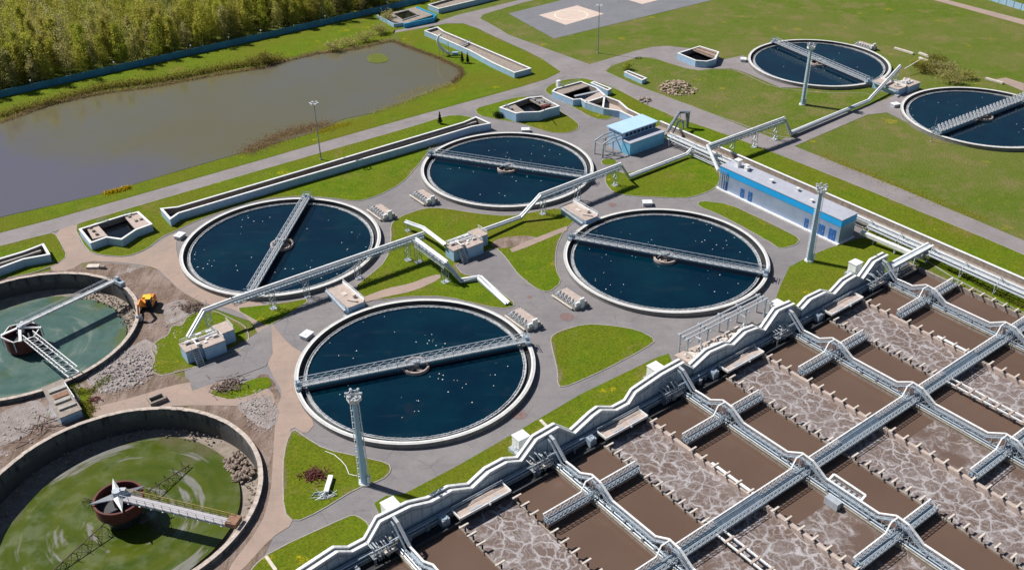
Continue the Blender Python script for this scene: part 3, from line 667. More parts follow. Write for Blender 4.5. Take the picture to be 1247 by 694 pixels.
# tank at the bottom left: drum with star, walkway, rakes
ZD = .95
t = drum('dark red centre drum with a white four pointed star', D2, Z2, ZD, 3.35)
m_ = MB()
for i in range(4):
    a = rad(-62 + 90 * i); d = Vector((math.cos(a), math.sin(a), 0)); e = Vector((-d.y, d.x, 0)); o_ = Vector((D2[0], D2[1], 0))
    b0, b1, tip = o_ + d * .3 + e * .7, o_ + d * .3 - e * .7, o_ + d * 3.8
    z0, z1 = ZD + .35, ZD + .95
    m_.add([(b0.x, b0.y, z0), (b1.x, b1.y, z0), (tip.x, tip.y, z0 - .1), (o_.x, o_.y, z1 + .1), (tip.x + .01, tip.y, z0 + .15)], [(0, 1, 2), (0, 4, 3), (0, 2, 4), (1, 3, 4), (1, 4, 2), (0, 3, 1)])
m_.build('star_brace', M['white'], t)
m_ = MB(); m_.cyl(D2, .75, .6, ZD + .3, ZD + 1.3, 16); m_.box((D2[0] + .8, D2[1] + .3), .4, .3, ZD + .6, ZD + 1.3); m_.build('drive_unit', M['palegrey'], t)
def rake(label, c, ang, z, L_):
    r = thing('rake_arm', label, 'rake arm', (c[0], c[1], z), 'rusty rake arms in the green sludge')
    d = Vector((math.cos(rad(ang)), math.sin(rad(ang)), 0)); e = Vector((-d.y, d.x, 0)); o_ = Vector((c[0], c[1], z)); up = Vector((0, 0, 1))
    m_ = MB(); s0 = 2.6
    for sgn in (-1, 1): m_.bar(o_ + d * s0 + e * sgn * .55 + up * .35, o_ + d * L_ + e * sgn * .35 + up * .35, .11)
    m_.bar(o_ + d * s0 + up * 2.2, o_ + d * L_ + up * .9, .11)
    n = int((L_ - s0) / 1.5)
    for i in range(n):
        s = s0 + (L_ - s0) * i / n; s2 = s0 + (L_ - s0) * (i + .5) / n; h = 2.2 - 1.3 * (s2 - s0) / (L_ - s0)
        for sgn in (-1, 1):
            for q in (s, s + (L_ - s0) / n): m_.bar(o_ + d * q + e * sgn * .5 + up * .35, o_ + d * s2 + up * h, .055)
    m_.build('truss', M['rustdark'], r)
    for i in range(n):
        m_ = MB(); s = s0 + (L_ - s0) * (i + .5) / n; q = o_ + d * s
        m_.bar(q - e * .9 + up * .35, q + e * .9 + up * .35, .06, .2); m_.bar(q + e * .88 + up * .3, q + e * 1.0 + up * 1.5, .05); m_.bar(q + e * 1.0 + up * 1.5, q + up * .5, .05); m_.build('scraper_blade', M['rustdark'], r)
    return r
rake('rusty rake truss reaching up and right behind the red drum', D2, 58, Z2 + .2, 12.5)
rake('rusty rake truss left of the red drum', D2, 152, Z2 + .2, 8.0)
rake('rusty rake truss reaching toward the bottom edge', D2, 238, Z2 + .2, 13.0)
rake('rusty rake truss under the walkway, right of the red drum', D2, -22, Z2 + .2, 8.5)
wk = thing('walkway', 'grey walkway with yellowish rails from the star to the tank rim', 'walkway', (D2[0], D2[1], ZD))
e_ = G(285, 637, .95); s_ = Vector((D2[0], D2[1], ZD + .35)) + (Vector((e_.x, e_.y, 0)) - Vector((D2[0], D2[1], 0))).normalized() * 1.0
e_.z = 1.05; dr = (e_ - s_); dr.z = 0; dr.normalize(); sd = Vector((-dr.y, dr.x, 0))
m_ = MB(); m_.bar(s_, e_, 1.35, .12); m_.build('deck', plain('walkway_grating', (.42, .39, .40), .7, .15, 3), wk)
for k, mt in ((1, 'rustpale'), (-1, 'rustpale')):
    m_ = MB(); m_.rail([s_ + sd * k * .68, e_ + sd * k * .68], .95, 1.3, .07); m_.bar(s_ + sd * k * .7 - Vector((0, 0, .15)), e_ + sd * k * .7 - Vector((0, 0, .15)), .1, .3); m_.build('guard_rail', plain('ochre_rail', (.36, .25, .07), .7, .2) if k == 1 else M['palegrey'], wk)
m_ = MB(); m_.box(e_, .8, .9, .96, 1.75, dr); m_.build('end_carriage', M['rustpale'], wk)
m_ = MB()
for i in range(9):
    m_ = MB(); q = s_.lerp(e_, (i + .7) / 9.5) - sd * .8; m_.rock((q.x, q.y, q.z - .25), .16, rnd, 1); m_.build('bracket', M['white'], wk)

# tank at the left edge: drum, beam, lattice bridge
DC = D1; ZD1 = .7
t = drum('red centre drum in the teal sludge with white braces', DC, Z1, ZD1, 3.0, 2.7)
m_ = MB(); top = [Vector((DC[0] + 3.3 * math.cos(rad(30 + 60 * i)), DC[1] + 3.3 * math.sin(rad(30 + 60 * i)), ZD1 + .15)) for i in range(6)]
m_.path(top + [top[0]], .16, .16)
for q in top: m_.bar(q, (q.x, q.y, ZD1 - 1.9), .14)
for i in range(4):
    a = rad(20 + 90 * i); m_.bar((DC[0], DC[1], ZD1 + 1.1), (DC[0] + 3.3 * math.cos(a), DC[1] + 3.3 * math.sin(a), ZD1 + .2), .5, .2)
m_.build('brace_frame', M['white'], t)
m_ = MB(); m_.cyl(DC, .6, .5, ZD1, ZD1 + 1.4, 14); m_.build('drive_unit', M['palegrey'], t)
bm = thing('beam_bridge', 'long white beam from the red drum to the rim of the teal tank', 'beam', (DC[0], DC[1], ZD1))
b1 = G(139, 343, 1.9); b0 = Vector((DC[0], DC[1], ZD1 + 1.25))
m_ = MB(); m_.bar(b0, b1, .4, .4); m_.build('beam', M['white'], bm)
dr = (b1 - b0); dr.z = 0; dr.normalize(); sd = Vector((-dr.y, dr.x, 0))
m_ = MB(); m_.rail([b0 + sd * 1.2, b1 + sd * 1.2], .6, 2.2, .09); m_.rail([b0 + sd * .3, b1 + sd * .3], .9, 2.2, .06); m_.bar(b0 + sd * .75 - Vector((0, 0, .2)), b1 + sd * .75 - Vector((0, 0, .2)), 1.0, .08); m_.build('walkway', M['grey'], bm)
m_ = MB(); q = Vector((DC[0], DC[1], 0)) + dr * 19.7; m_.box(q, .5, 1.3, .96, 1.7, dr); m_.box(q + sd * .4, .3, .4, 1.7, 2.4, dr); m_.build('end_carriage', M['bluegrey'], bm)
lb = thing('lattice_bridge', 'white lattice bridge from the red drum to the near rim of the teal tank', 'bridge', (DC[0], DC[1], ZD1))
b1 = G(90, 456, 1.1); b0 = Vector((DC[0], DC[1], ZD1 + .2)); dr = (b1 - b0); dr.z = 0; dr.normalize(); sd = Vector((-dr.y, dr.x, 0)); b0 = b0 + dr * 3.2
for k in (-1, 1):
    m_ = MB(); up = Vector((0, 0, 1.15)); a_, c__ = b0 + sd * .9 * k, b1 + sd * .9 * k
    m_.bar(a_, c__, .16); m_.bar(a_ + up, c__ + up, .13); n = 9
    for i in range(n):
        q, q2 = a_.lerp(c__, i / n), a_.lerp(c__, (i + 1) / n); m_.bar(q, q + up, .09); m_.bar(q, q2 + up, .08)
    m_.build('truss', M['white'], lb)
m_ = MB()
for i in range(10): q = b0.lerp(b1, i / 9); m_.bar(q - sd * .9, q + sd * .9, .1); 
for i in range(9): m_.bar(b0.lerp(b1, i / 9) - sd * .9, b0.lerp(b1, (i + 1) / 9) + sd * .9, .06)
m_.build('cross_bracing', M['palegrey'], lb)
# ------------------------------------------------------------------ aeration tanks
ZW = -.75
WL = [-25.4, -7.5, 1.6, 19.1, 28.2, 46.0, 55.2, 73.0, 82.4, 100.3]      # long walls
RID = [-16.5, 10.2, 37.0, 63.8, 90.8]                                   # pipe ridges in the middle of the brown lanes
VMAX = 64
M['ledge'] = plain('stained_ledge', (.36, .32, .25), .9, .35, 1.5, (.13, .11, .08), .7)
def rect(u0, u1, v0, v1): return [A(u0, v0), A(u1, v0), A(u1, v1), A(u0, v1)]
m_ = MB(); m_.cap(rect(-60, 100.3, -.7, 130), ZW); struct('water', m_, M['brown'])
for u0, u1, v0, v1, mt in ((-7.5, 1.6, 2.2, VMAX, 'foam'), (19.1, 28.2, 2.2, VMAX, 'foam'), (46.0, 55.2, 2.2, VMAX, 'foam'), (73.0, 82.4, 2.2, VMAX, 'foam'),
                           (28.2, 37, 30.5, VMAX, 'softfoam'), (10.2, 19.1, 25.3, VMAX, 'softfoam'), (55.2, 63.8, 29.5, VMAX, 'softfoam'), (63.8, 73, 41.0, VMAX, 'softfoam'), (37, 46, 54, VMAX, 'softfoam')):
    m_ = MB(); m_.cap(rect(u0, u1, v0, v1), ZW + .03); struct('water_foam', m_, M[mt])
# the basin's end walls
t = thing('basin_wall', 'concrete end wall of the brown basins beside the grass, with T brackets', 'wall', A(100.5, 0, 0))
m_ = MB(); m_.hexa([*(q + Vector((0, 0, -1.5)) for q in rect(100.3, 100.75, -.7, VMAX)), *(q + Vector((0, 0, .16)) for q in rect(100.3, 100.75, -.7, VMAX))]); m_.build('wall', M['oldcon'], t)
def bracket_mb(u, v, side):
    m_ = MB(); m_.bar(A(u - .75, v, .55), A(u + .75, v, .55), .26, .16); m_.bar(A(u - .1, v, .1), A(u - .1, v, .55), .16)
    return m_
def dark_mb(u, v):
    m_ = MB(); m_.box(A(u + .05, v + .12), .16, .2, -.8, .45, E1); return m_
VB = [3.6, 5.5, 7.6] + [11.9 + 2.23 * i for i in range(23)]
BRK = None
def brackets(t, u, vs_):
    for v in vs_:
        b_ = bracket_mb(u, v, 1).build('bracket', M['kerb'], t)
        p_ = MB(); p_.box(A(u + .1, v + .16), .09, .1, -.8, .25, E1); p_.build('post', M['black'], b_)  # black post stands in for the shadow spot beside the bar
brackets(t, 100.5, [8.5 + 2.2 * i for i in range(0, 20)])
WLAB = {-7.5: 'low dividing wall with T brackets nearest the bottom left', 1.6: 'low dividing wall with T brackets, foam on its left, first full one from the left', 19.1: 'low dividing wall with T brackets on the left side of the middle foam lane',
        28.2: 'broad dividing wall with a white plank on its upper half, right of the middle foam lane', 46.0: 'low dividing wall with T brackets on the left side of the third foam lane', 55.2: 'broad dividing wall on the right side of the third foam lane',
        73.0: 'dividing wall with twin white pipes along its lower half', 82.4: 'broad pinkish dividing wall in the farthest foam lane, with white plank end'}
for u, lab in WLAB.items():
    wide = u in (28.2, 55.2, 82.4)
    t = thing('dividing_wall', lab, 'wall', A(u, 3, 0), 'dividing walls between brown and foamy water')
    m_ = MB(); hw = .32 if wide else .13; zt = .06 if wide else -.45
    m_.hexa([*(q + Vector((0, 0, -1.6)) for q in rect(u - hw, u + hw, 2.4, VMAX)), *(q + Vector((0, 0, zt)) for q in rect(u - hw, u + hw, 2.4, VMAX))]); m_.build('wall', M['pinkcon'] if wide else M['oldcon'], t)
    vv = [v for v in VB if not (u in (73.0, 19.1) and v > 25.2)]
    brackets(t, u, vv)
    if wide:
        a, b = {28.2: (15.6, 24.2), 55.2: (-1, -1), 82.4: (17.5, 24.4)}[u]
        if a > 0: m_ = MB(); m_.bar(A(u + .1, a, .4), A(u + .1, b, .4), .5, .14); m_.build('plank', M['white'], t)
    if u in (73.0, 19.1):
        for s in (-.65, .65):
            m_ = MB(); m_.bar(A(u + s, 25.8, .45), A(u + s, VMAX, .45), .24, .2); m_.build('pipe', M['white'], t)
        m_ = MB()
        for i in range(17): m_.bar(A(u - .95, 27.4 + 2.25 * i, .52), A(u + .95, 27.4 + 2.25 * i, .52), .34, .2); m_.box(A(u, 27.4 + 2.25 * i), .15, .15, -.8, .4, E1)
        m_.build('cross_bar', M['pinkcon'], t)

# ridges: pipe walkways down the middle of each brown lane, humped where they cross the cross walks
HUMP = [(9.7, 2.2, 3.4), (25.0, 2.2, 3.4), (40.6, 2.2, 3.4), (56.2, 2.2, 3.4)]
def ridge_z(base, top, vend):
    pts = [(3.0, base), (4.6, base + .1)]
    for c0, a, b in HUMP:
        if c0 > vend: break
        pts += [(c0 - 3.4, base + .12), (c0 - 1.0, top), (c0 + 1.0, top - .12), (c0 + 3.5, base)]
    return pts + [(vend, base)]
RLAB = ['pipe ridge with white rail, only its start showing at the bottom edge', 'humped pipe ridge with white rail, second from the left', 'humped pipe ridge in the middle of the basins, with a railed side platform', 'humped pipe ridge with white rail, second from the right', 'humped pipe ridge nearest the grass on the right']
for u, lab in zip(RID, RLAB):
    vend = 62
    t = thing('pipe_ridge', lab, 'pipe walkway', A(u, 3, ZW), 'pipe ridges over the brown lanes')
    m_ = MB(); m_.hexa([*(q + Vector((0, 0, -1.6)) for q in rect(u - .35, u + .75, .5, vend)), *(q + Vector((0, 0, -.05)) for q in rect(u - .35, u + .75, .5, vend))]); m_.build('base_wall', M['oldcon'], t)
    m_ = MB(); m_.bar(A(u - .33, .6, .0), A(u - .33, vend, .0), .2, .12); m_.build('ledge', M['ledge'], t)
    rz = ridge_z(1.42, 3.0, vend)
    m_ = MB(); m_.path([A(u + .8, v, z) for v, z in rz], .30, .14); m_.build('top_rail', M['white'], t)
    m_ = MB(); m_.path([A(u + .55, v, z - .75) for v, z in rz], .6, .07); m_.build('walk_deck', M['bluegrey'], t)
    m_ = MB(); m_.path([A(u + .18, v, z - .1) for v, z in rz], .08, .08); m_.path([A(u + .18, v, z - .42) for v, z in rz], .05, .05); m_.path([A(u + .8, v, z - .4) for v, z in rz], .06, .06)
    v = 3.2; k = 0
    pts = rz
    def zat(v):
        for (a, za), (b, zb) in zip(pts, pts[1:]):
            if a <= v <= b: return za + (zb - za) * (v - a) / (b - a)
        return pts[-1][1]
    while v < vend - 1:
        z = zat(v)
        m_.bar(A(u + .8, v, -.05), A(u + .8, v, z), .07); m_.bar(A(u + .18, v, -.05), A(u + .18, v, z - .1), .06)
        m_.bar(A(u + .8, v, z - .75), A(u + .8, v + 1.0, zat(v + 1.0) - .05), .05); m_.bar(A(u + .18, v, z - .75), A(u + .18, v + 1.0, zat(v + 1.0) - .15), .045)
        if z > 2: m_.bar(A(u + .8, v, .4), A(u + .8, v + 1.0, 1.4), .07); m_.bar(A(u + .2, v, .4), A(u + .2, v + 1.0, 1.4), .06)
        v += 1.0
    m_.build('lattice', M['palegrey'], t)
    for dx, z0, r, mt in ((-.12, .22, .13, 'palegrey'), (.15, .46, .11, 'bluegrey'), (.42, .30, .15, 'grey')):
        m_ = MB(); m_.tube([A(u + dx, 1.2, z0), A(u + dx, vend, z0)], r, 8); m_.build('pipe', M[mt], t)
    rr = random.Random(int(u * 10) + 500)
    for i in range(26):
        m_ = MB(); v = 3 + i * 2.2 + rr.uniform(-.5, .5); m_.box(A(u + rr.uniform(-.2, .4), v), .12, .18, .1, .75, E1); m_.build('valve', M['grey'], t)
    m_ = MB(); m_.path([A(u + .75, -.9, 3.9), A(u + .75, .4, 3.7), A(u + .8, 3.0, 1.42)], .42, .2); m_.build('down_ramp', M['whitepipe'], t)
    m_ = MB(); m_.path([A(u + .2, -.9, 3.6), A(u + .2, .3, 3.4), A(u + .2, 2.9, 1.2)], .16, .3); m_.bar(A(u - 1.2, 1.3, 2.2), A(u + 1.2, 1.3, 2.2), .14); m_.build('ramp_beam', M['blue'] if False else M['bluegrey'], t)
    if abs(u - 37) < .1:
        m_ = MB(); m_.path([A(u + .8, 28.9, 1.42), A(u + 1.9, 28.9, 1.9), A(u + 1.9, 34.2, 1.9), A(u + .8, 34.2, 1.42)], .3, .14); m_.build('platform_rail', M['white'], t)
        m_ = MB(); m_.bar(A(u + 1.35, 28.9, .85), A(u + 1.35, 34.2, .85), 1.0, .1); m_.rail([A(u + 1.85, 28.9, .85), A(u + 1.85, 34.2, .85)], .9, .9, .06)
        for q in range(6): m_.box(A(u + 1.3, 29.4 + q * .85), .3, .2, .9, 1.4, E1); m_.bar(A(u + 1.7, 29 + q, -1), A(u + 1.7, 29 + q, .8), .12)
        m_.build('side_platform', M['palegrey'], t)
        m_ = MB(); m_.box(A(u - .9, 31.2), .5, 1.1, -.7, .45, E1); m_.build('sluice_box', M['palegrey'], t)
# cross walks
M['ductgrey2'] = plain('walk_grating', (.20, .235, .27), .6, .25, 1.5)
def crosswalk(lab, u0, u1, v, wdt, humps, solid=()):
    t = thing('cross_walk', lab, 'walkway', A((u0 + u1) / 2, v, ZW), 'cross walks over the brown lanes')
    pts = [(u0, 1.45)]
    for h in humps:
        if u0 < h < u1: pts += [(h - 1.6, 1.5), (h - .8, 3.0), (h + .6, 3.0), (h + 2.0, 1.5)]
    pts += [(u1, 1.45)]
    m_ = MB(); m_.path([A(u, v, z) for u, z in pts], .2, .12); m_.build('top_rail', M['white'], t)
    m_ = MB(); m_.bar(A(u0, v + wdt / 2, .35), A(u1, v + wdt / 2, .35), wdt, .1); m_.bar(A(u0, v + .05, .22), A(u1, v + .05, .22), .1, .3); m_.bar(A(u0, v + wdt, .22), A(u1, v + wdt, .22), .1, .3); m_.build('deck', M['ductgrey2'], t)
    m_ = MB()
    for y in (v, v + wdt):
        if y > v: m_.bar(A(u0, y, 1.3), A(u1, y, 1.3), .07)
        m_.bar(A(u0, y, .85), A(u1, y, .85), .05)
        n = int((u1 - u0) / .8)
        for i in range(n + 1):
            u = u0 + (u1 - u0) * i / n; m_.bar(A(u, y, .35), A(u, y, 1.4), .06)
            if i < n: m_.bar(A(u, y, .35), A(u + .8, y, 1.3), .05)
    for uu in (u0, u1): m_.bar(A(uu, v, 1.35), A(uu, v + wdt, 1.35), .08); m_.bar(A(uu, v, .3), A(uu, v, 1.4), .09)
    m_.build('guard_rail', M['palegrey'], t)
    for z0, y0 in ((.65, v + wdt * .35), (.62, v + wdt * .65)):
        m_ = MB(); m_.tube([A(u0, y0, z0), A(u1, y0, z0)], .13, 8); m_.build('pipe', M['bluegrey'], t)
    m_ = MB()
    for z0, y0 in ((.02, v + wdt * .3), (-.05, v + wdt * .9)): m_.tube([A(u0, y0, z0), A(u1, y0, z0)], .09, 6)
    n = max(2, int((u1 - u0) / 4))
    for i in range(n + 1): m_.bar(A(u0 + (u1 - u0) * i / n, v + wdt * .5, -1.4), A(u0 + (u1 - u0) * i / n, v + wdt * .5, .3), .22)
    m_.build('support', M['dark'], t)
    for a, b in solid:
        m_ = MB(); m_.bar(A(a, v + .02, 1.33), A(b, v + .02, 1.33), .34, .2); m_.build('cable_tray', M['white'], t)
        m_ = MB(); m_.hexa([A(a, v + .25, 1.2), A(b, v + .25, 1.2), A(b, v + .3, 1.12), A(a, v + .3, 1.12), A(a, v + .25, 1.25), A(b, v + .25, 1.25), A(b, v + .3, 1.2), A(a, v + .3, 1.2)][0:8])
        m_.hexa([A(a, v + wdt - .05, .0), A(b, v + wdt - .05, .0), A(b, v + wdt + .05, .0), A(a, v + wdt + .05, .0), A(a, v + .35, 1.22), A(b, v + .35, 1.22), A(b, v + .45, 1.24), A(a, v + .45, 1.24)])
        m_.build('cover_panel', M['bluegrey'], t)
CW = [(-25.2, -7.7), (1.8, 18.9), (28.6, 45.8), (55.5, 72.8), (82.7, 100.1)]
CL = ['short cross walk at the bottom edge', 'short cross walk over the second ridge from the left, near the zigzag gallery', 'short cross walk over the middle ridge, near the zigzag gallery', 'short cross walk over the second ridge from the right, near the zigzag gallery', 'short cross walk ending at the grass on the right']
for (a, b), r, lab in zip(CW, RID, CL):
    if a > -20: crosswalk(lab, a, b, 9.25, 1.15, [r])
crosswalk('long cross walk through the middle of all basins, with two covered white stretches', -7, 100.1, 24.2, 1.6, RID[1:], [(19.3, 28.2), (46.2, 55.0), (73.2, 82.2)])
for i, lab in ((2, 'short cross walk on the middle ridge near the bottom right'), (3, 'short cross walk on the second ridge from the right, at the right edge')):
    crosswalk(lab, CW[i][0], CW[i][1], 39.9, 1.3, [RID[i]])

# the zigzag gallery along the basins
M['ductgrey'] = plain('duct_grey', (.13, .15, .17), .6, .25, 1)
GZ = [(-62, 1.4), (-58, 1.4), (-50, 2.8), (-47, 1.4), (-44.4, 4.0), (-40, 4.0), (-36.5, 2.7), (-33, 2.8), (-30.6, 1.6), (-29.2, 1.94), (-24.2, 2.7), (-22.2, 1.36), (-19.7, 1.36), (-17.6, 4.0), (-12.9, 3.84), (-9.7, 2.75), (-6.3, 2.86), (-2.9, 1.3), (.1, 2.6), (3.3, 2.64), (5.9, 1.4), (8.8, 3.98), (12.8, 4.2)]
SEG = [GZ + [(16.0, 1.25), (19.8, 2.78), (21.3, 3.1), (24.5, 1.44), (27.2, 1.44), (28.6, 3.0), (34.3, 3.86), (39.1, 3.98)],
       [(41.6, 1.8), (45.2, 3.2), (49.3, 2.9), (51.0, 2.1), (54.0, 3.4), (56.9, 3.0), (59.1, 1.55), (62.1, 4.4), (66.4, 4.14)],
       [(69.0, 1.95), (71.1, 3.08), (75.2, 2.95), (78.2, 1.4), (81.1, 2.9), (84.1, 3.08), (86.6, 1.4), (89.6, 4.06), (93.6, 4.08)]]
t = thing('zigzag_gallery', 'long zigzag topped grey gallery with two white coping strips beside the basins', 'gallery', A(-20, -1.5, 0))
def vertwall(m_, pts, v0, v1, z0):
    for (a, za), (b, zb) in zip(pts, pts[1:]):
        m_.hexa([A(a, v0, z0), A(b, v0, z0), A(b, v1, z0), A(a, v1, z0), A(a, v0, za), A(b, v0, zb), A(b, v1, zb), A(a, v1, za)])
for i, sg in enumerate(SEG):
    m_ = MB(); vertwall(m_, [(u, z - .22) for u, z in sg], -1.95, -.95, -.1); m_.build('gallery_body', M['panel'], t)
    m_ = MB(); m_.path([A(u, -1.5, z - .2) for u, z in sg], .56, .1); m_.build('duct', M['ductgrey'], t)
    m_ = MB(); m_.path([A(u, -2.0, z) for u, z in sg], .44, .26); m_.build('coping', M['white'], t)
    m_ = MB(); m_.path([A(u, -1.0, z - .02) for u, z in sg], .44, .26); m_.build('coping', M['white'], t)
    m_ = MB()      # panel joints, struts and ledge on the basin side
    for (a, za), (b, zb) in zip(sg, sg[1:]):
        n = max(1, int((b - a) / 1.5))
        for k in range(n): u = a + (b - a) * k / n; z = za + (zb - za) * k / n; m_.bar(A(u, -.92, .2), A(u, -.92, z - .3), .07)
        m_.bar(A(a, -.86, za - .75), A(b, -.86, zb - .75), .1, .1)
    m_.build('rib', M['palegrey'], t)
    if i < 2:
        (u0, z0), (u1, z1) = sg[-1], SEG[i + 1][0]
        m_ = MB(); vertwall(m_, [(u0, z0 - .35), (u1, z1 - .3)], -1.9, -1.0, -.1); m_.build('sloped_link', M['panel'], t)
# trench, walkway ledge and pipes along the gallery foot
m_ = MB(); m_.hexa([*(q + Vector((0, 0, -2)) for q in rect(-60, 100.3, -.7, .25)), *(q + Vector((0, 0, -.25)) for q in rect(-60, 100.3, -.7, .25))])
t2 = thing('trench', 'dark service trench at the foot of the zigzag gallery', 'trench', A(-20, .8, ZW)); m_.build('ledge', M['concrete'], t2)
m_ = MB(); m_.cap(rect(-60, 100.3, .25, 2.0), ZW + .06); m_.build('wet_floor', M['black'], t2)
m_ = MB(); m_.hexa([*(q + Vector((0, 0, -1.4)) for q in rect(-60, 100.3, 1.95, 2.2)), *(q + Vector((0, 0, -.2)) for q in rect(-60, 100.3, 1.95, 2.2))]); m_.build('sill_wall', M['dark'], t2)
for v, z, r in ((-.45, .25, .2), (.0, .45, .14), (.25, .1, .12)):
    m_ = MB(); m_.tube([A(-60, v, z), A(100, v, z)], r, 8); m_.build('pipe', M['bluegrey'], t2)
m_ = MB()
rr = random.Random(11)
for i in range(90):
    m_ = MB(); u = rr.uniform(-28, 99); m_.box(A(u, rr.uniform(-.3, 1.2)), rr.uniform(.1, .35), rr.uniform(.1, .3), -.6, rr.uniform(-.1, .6), E1); m_.build('fitting', M['grey'], t2)
# concrete decks at the heads of the foam lanes
DL = ['pinkish concrete deck with white edge at the head of the bottom left foam lane', 'pinkish concrete deck with white edge at the head of the second foam lane', 'pinkish concrete deck with white edge at the head of the third foam lane', 'pinkish concrete deck with white edge at the head of the farthest foam lane']
for (u0, u1), lab in zip(((-7.3, 1.4), (19.4, 28.0), (46.2, 55.0), (73.2, 82.2)), DL):
    t = thing('concrete_deck', lab, 'deck', A((u0 + u1) / 2, 1.4, .5), 'concrete decks at the heads of the foam lanes')
    m_ = MB(); m_.hexa([*(q + Vector((0, 0, .42)) for q in rect(u0, u1, .45, 2.5)), *(q + Vector((0, 0, .62)) for q in rect(u0, u1, .45, 2.5))]); m_.build('slab', M['pinkcon'], t)
    m_ = MB(); m_.path([A(u0, .5, .8), A(u0, 2.5, .8), A(u1, 2.5, .8), A(u1, .6, .8)], .14, .34); m_.build('edge_beam', M['white'], t)
    m_ = MB(); m_.rail([A(u0, .4, .62), A(u1, .4, .62)], .75, 1.6, .06); m_.bar(A(u0 + 2, 1.9, .66), A(u0 + 4, 1.9, .66), .3, .08); m_.bar(A(u0 + 5.5, 2.0, .66), A(u0 + 7.4, 2.0, .66), .3, .08); m_.bar(A(u0 + 4.8, 2.3, .9), A(u0 + 4.8, 3.0, .9), .2); m_.build('fitting', M['palegrey'], t)
    for k in range(5): m_ = MB(); m_.bar(A(u0 + .5 + k * 2, 2.2, -1.4), A(u0 + .5 + k * 2, 2.2, .42), .3); m_.build('support', M['dark'], t)
    m_ = MB(); m_.box(A(u0 - 1.6, .9), .6, .55, -.6, .75, E1); m_.ring(A(u0 - 1.6, .9), .35, .5, .75, .85, 16); m_.build('gate_box', M['bluegrey'], t)
# pipe manifolds where the ridges meet the gallery
ML = ['tangle of pipes where the bottom edge ridge meets the gallery', 'tangle of pipes and valves at the foot of the second gallery peak', 'tangle of pipes and valves at the foot of the middle gallery peak', 'tangle of pipes and valves at the foot of the second gallery peak from the right', 'tangle of pipes and valves at the gallery peak nearest the grass']
for u, lab in zip(RID, ML):
    t = thing('pipe_manifold', lab, 'pipework', A(u, .8, 0), 'pipe manifolds at the gallery')
    rr = random.Random(int(u) + 77)
    m_ = MB()
    for k in range(9):
        x = u - 3.6 + k * .42 + rr.uniform(-.1, .1); z = rr.uniform(1.3, 2.6); m_.tube([A(x, -.8, z), A(x, rr.uniform(.1, .8), z), A(x + .2, rr.uniform(.6, 1.3), z - .7), A(x + .2, 1.2, -.3)], rr.choice((.06, .08, .11)), 6)
    for k in range(3): m_.tube([A(u - 3.8, .2 + .4 * k, .7 + .4 * k), A(u + 1.2, .2 + .4 * k, .7 + .4 * k)], .1, 6)
    m_.build('pipe', M['palegrey'], t)
    m_ = MB()
    for k in range(10): m_ = MB(); m_.rock(A(u + rr.uniform(-3.6, .8), rr.uniform(0, 1.2), rr.uniform(.6, 2.0)), rr.uniform(.16, .3), rr, 1); m_.build('valve', M['kerb'], t)
    m_ = MB(); m_.box(A(u - 1.2, 1.2), .9, .5, .55, .75, E1); m_.build('valve_plinth', M['kerb'], t)
    m_ = MB(); m_.bar(A(u - 3.8, .7, .5), A(u + 2.2, .7, .5), 1.3, .1); m_.rail([A(u - 3.8, 1.35, .55), A(u + .2, 1.35, .55)], .8, .8, .05)
    for q in (-3.6, -1.5, .5, 2): m_.bar(A(u + q, 1.2, -1.4), A(u + q, 1.2, .5), .16)
    m_.build('platform', M['grey'], t)
# white kiosks behind the gallery
KL = ['white kiosk behind the gallery beside the shadow of the nearest mast', 'white kiosk behind the second gallery peak', 'white kiosk just left of the pipe rack', 'white kiosk just right of the pipe rack', 'white kiosk behind the gallery peak nearest the grass']
for u, lab in zip((-14.3, 8.3, 35.9, 66.0, 88.6), KL):
    t = thing('kiosk', lab, 'kiosk', A(u, -3.4, .12), 'white kiosks along the gallery')
    m_ = MB(); m_.box(A(u, -4.2), 1.0, .85, .7, 2.75, E1); m_.build('cabin', M['white'], t)
    m_ = MB(); m_.box(A(u, -4.2), 1.08, .93, 2.75, 2.88, E1); m_.build('roof', M['white'], t)
    m_ = MB(); m_.box(A(u - .2, -4.1), 1.4, 1.1, .1, .7, E1); m_.rail([A(u - 2.2, -4.3, .3), A(u - 1.2, -4.5, .4), A(u - .9, -2.4, .4)], .9, .9, .06); m_.build('base', M['palegrey'], t)
# covered link bridge at the end
t = thing('link_bridge', 'white topped link bridge between the gallery and the pipe rack', 'bridge', A(99, .5, 0))
m_ = MB(); m_.hexa([*(q + Vector((0, 0, 1.9)) for q in rect(93.2, 105.6, .0, 1.1)), *(q + Vector((0, 0, 2.7)) for q in rect(93.2, 105.6, .0, 1.1))]); m_.build('body', M['panel'], t)
for v in (-.02, 1.12): m_ = MB(); m_.bar(A(93, v, 2.76), A(105.8, v, 2.76), .42, .2); m_.build('coping', M['white'], t)
m_ = MB(); m_.bar(A(96, .55, 0), A(96, .55, 1.9), .3); m_.bar(A(104, .55, 0), A(104, .55, 1.9), .5); m_.rail([A(93.2, 1.9, .3), A(99.5, 1.9, .3)], .9, 1.2, .08); m_.build('support', M['palegrey'], t)

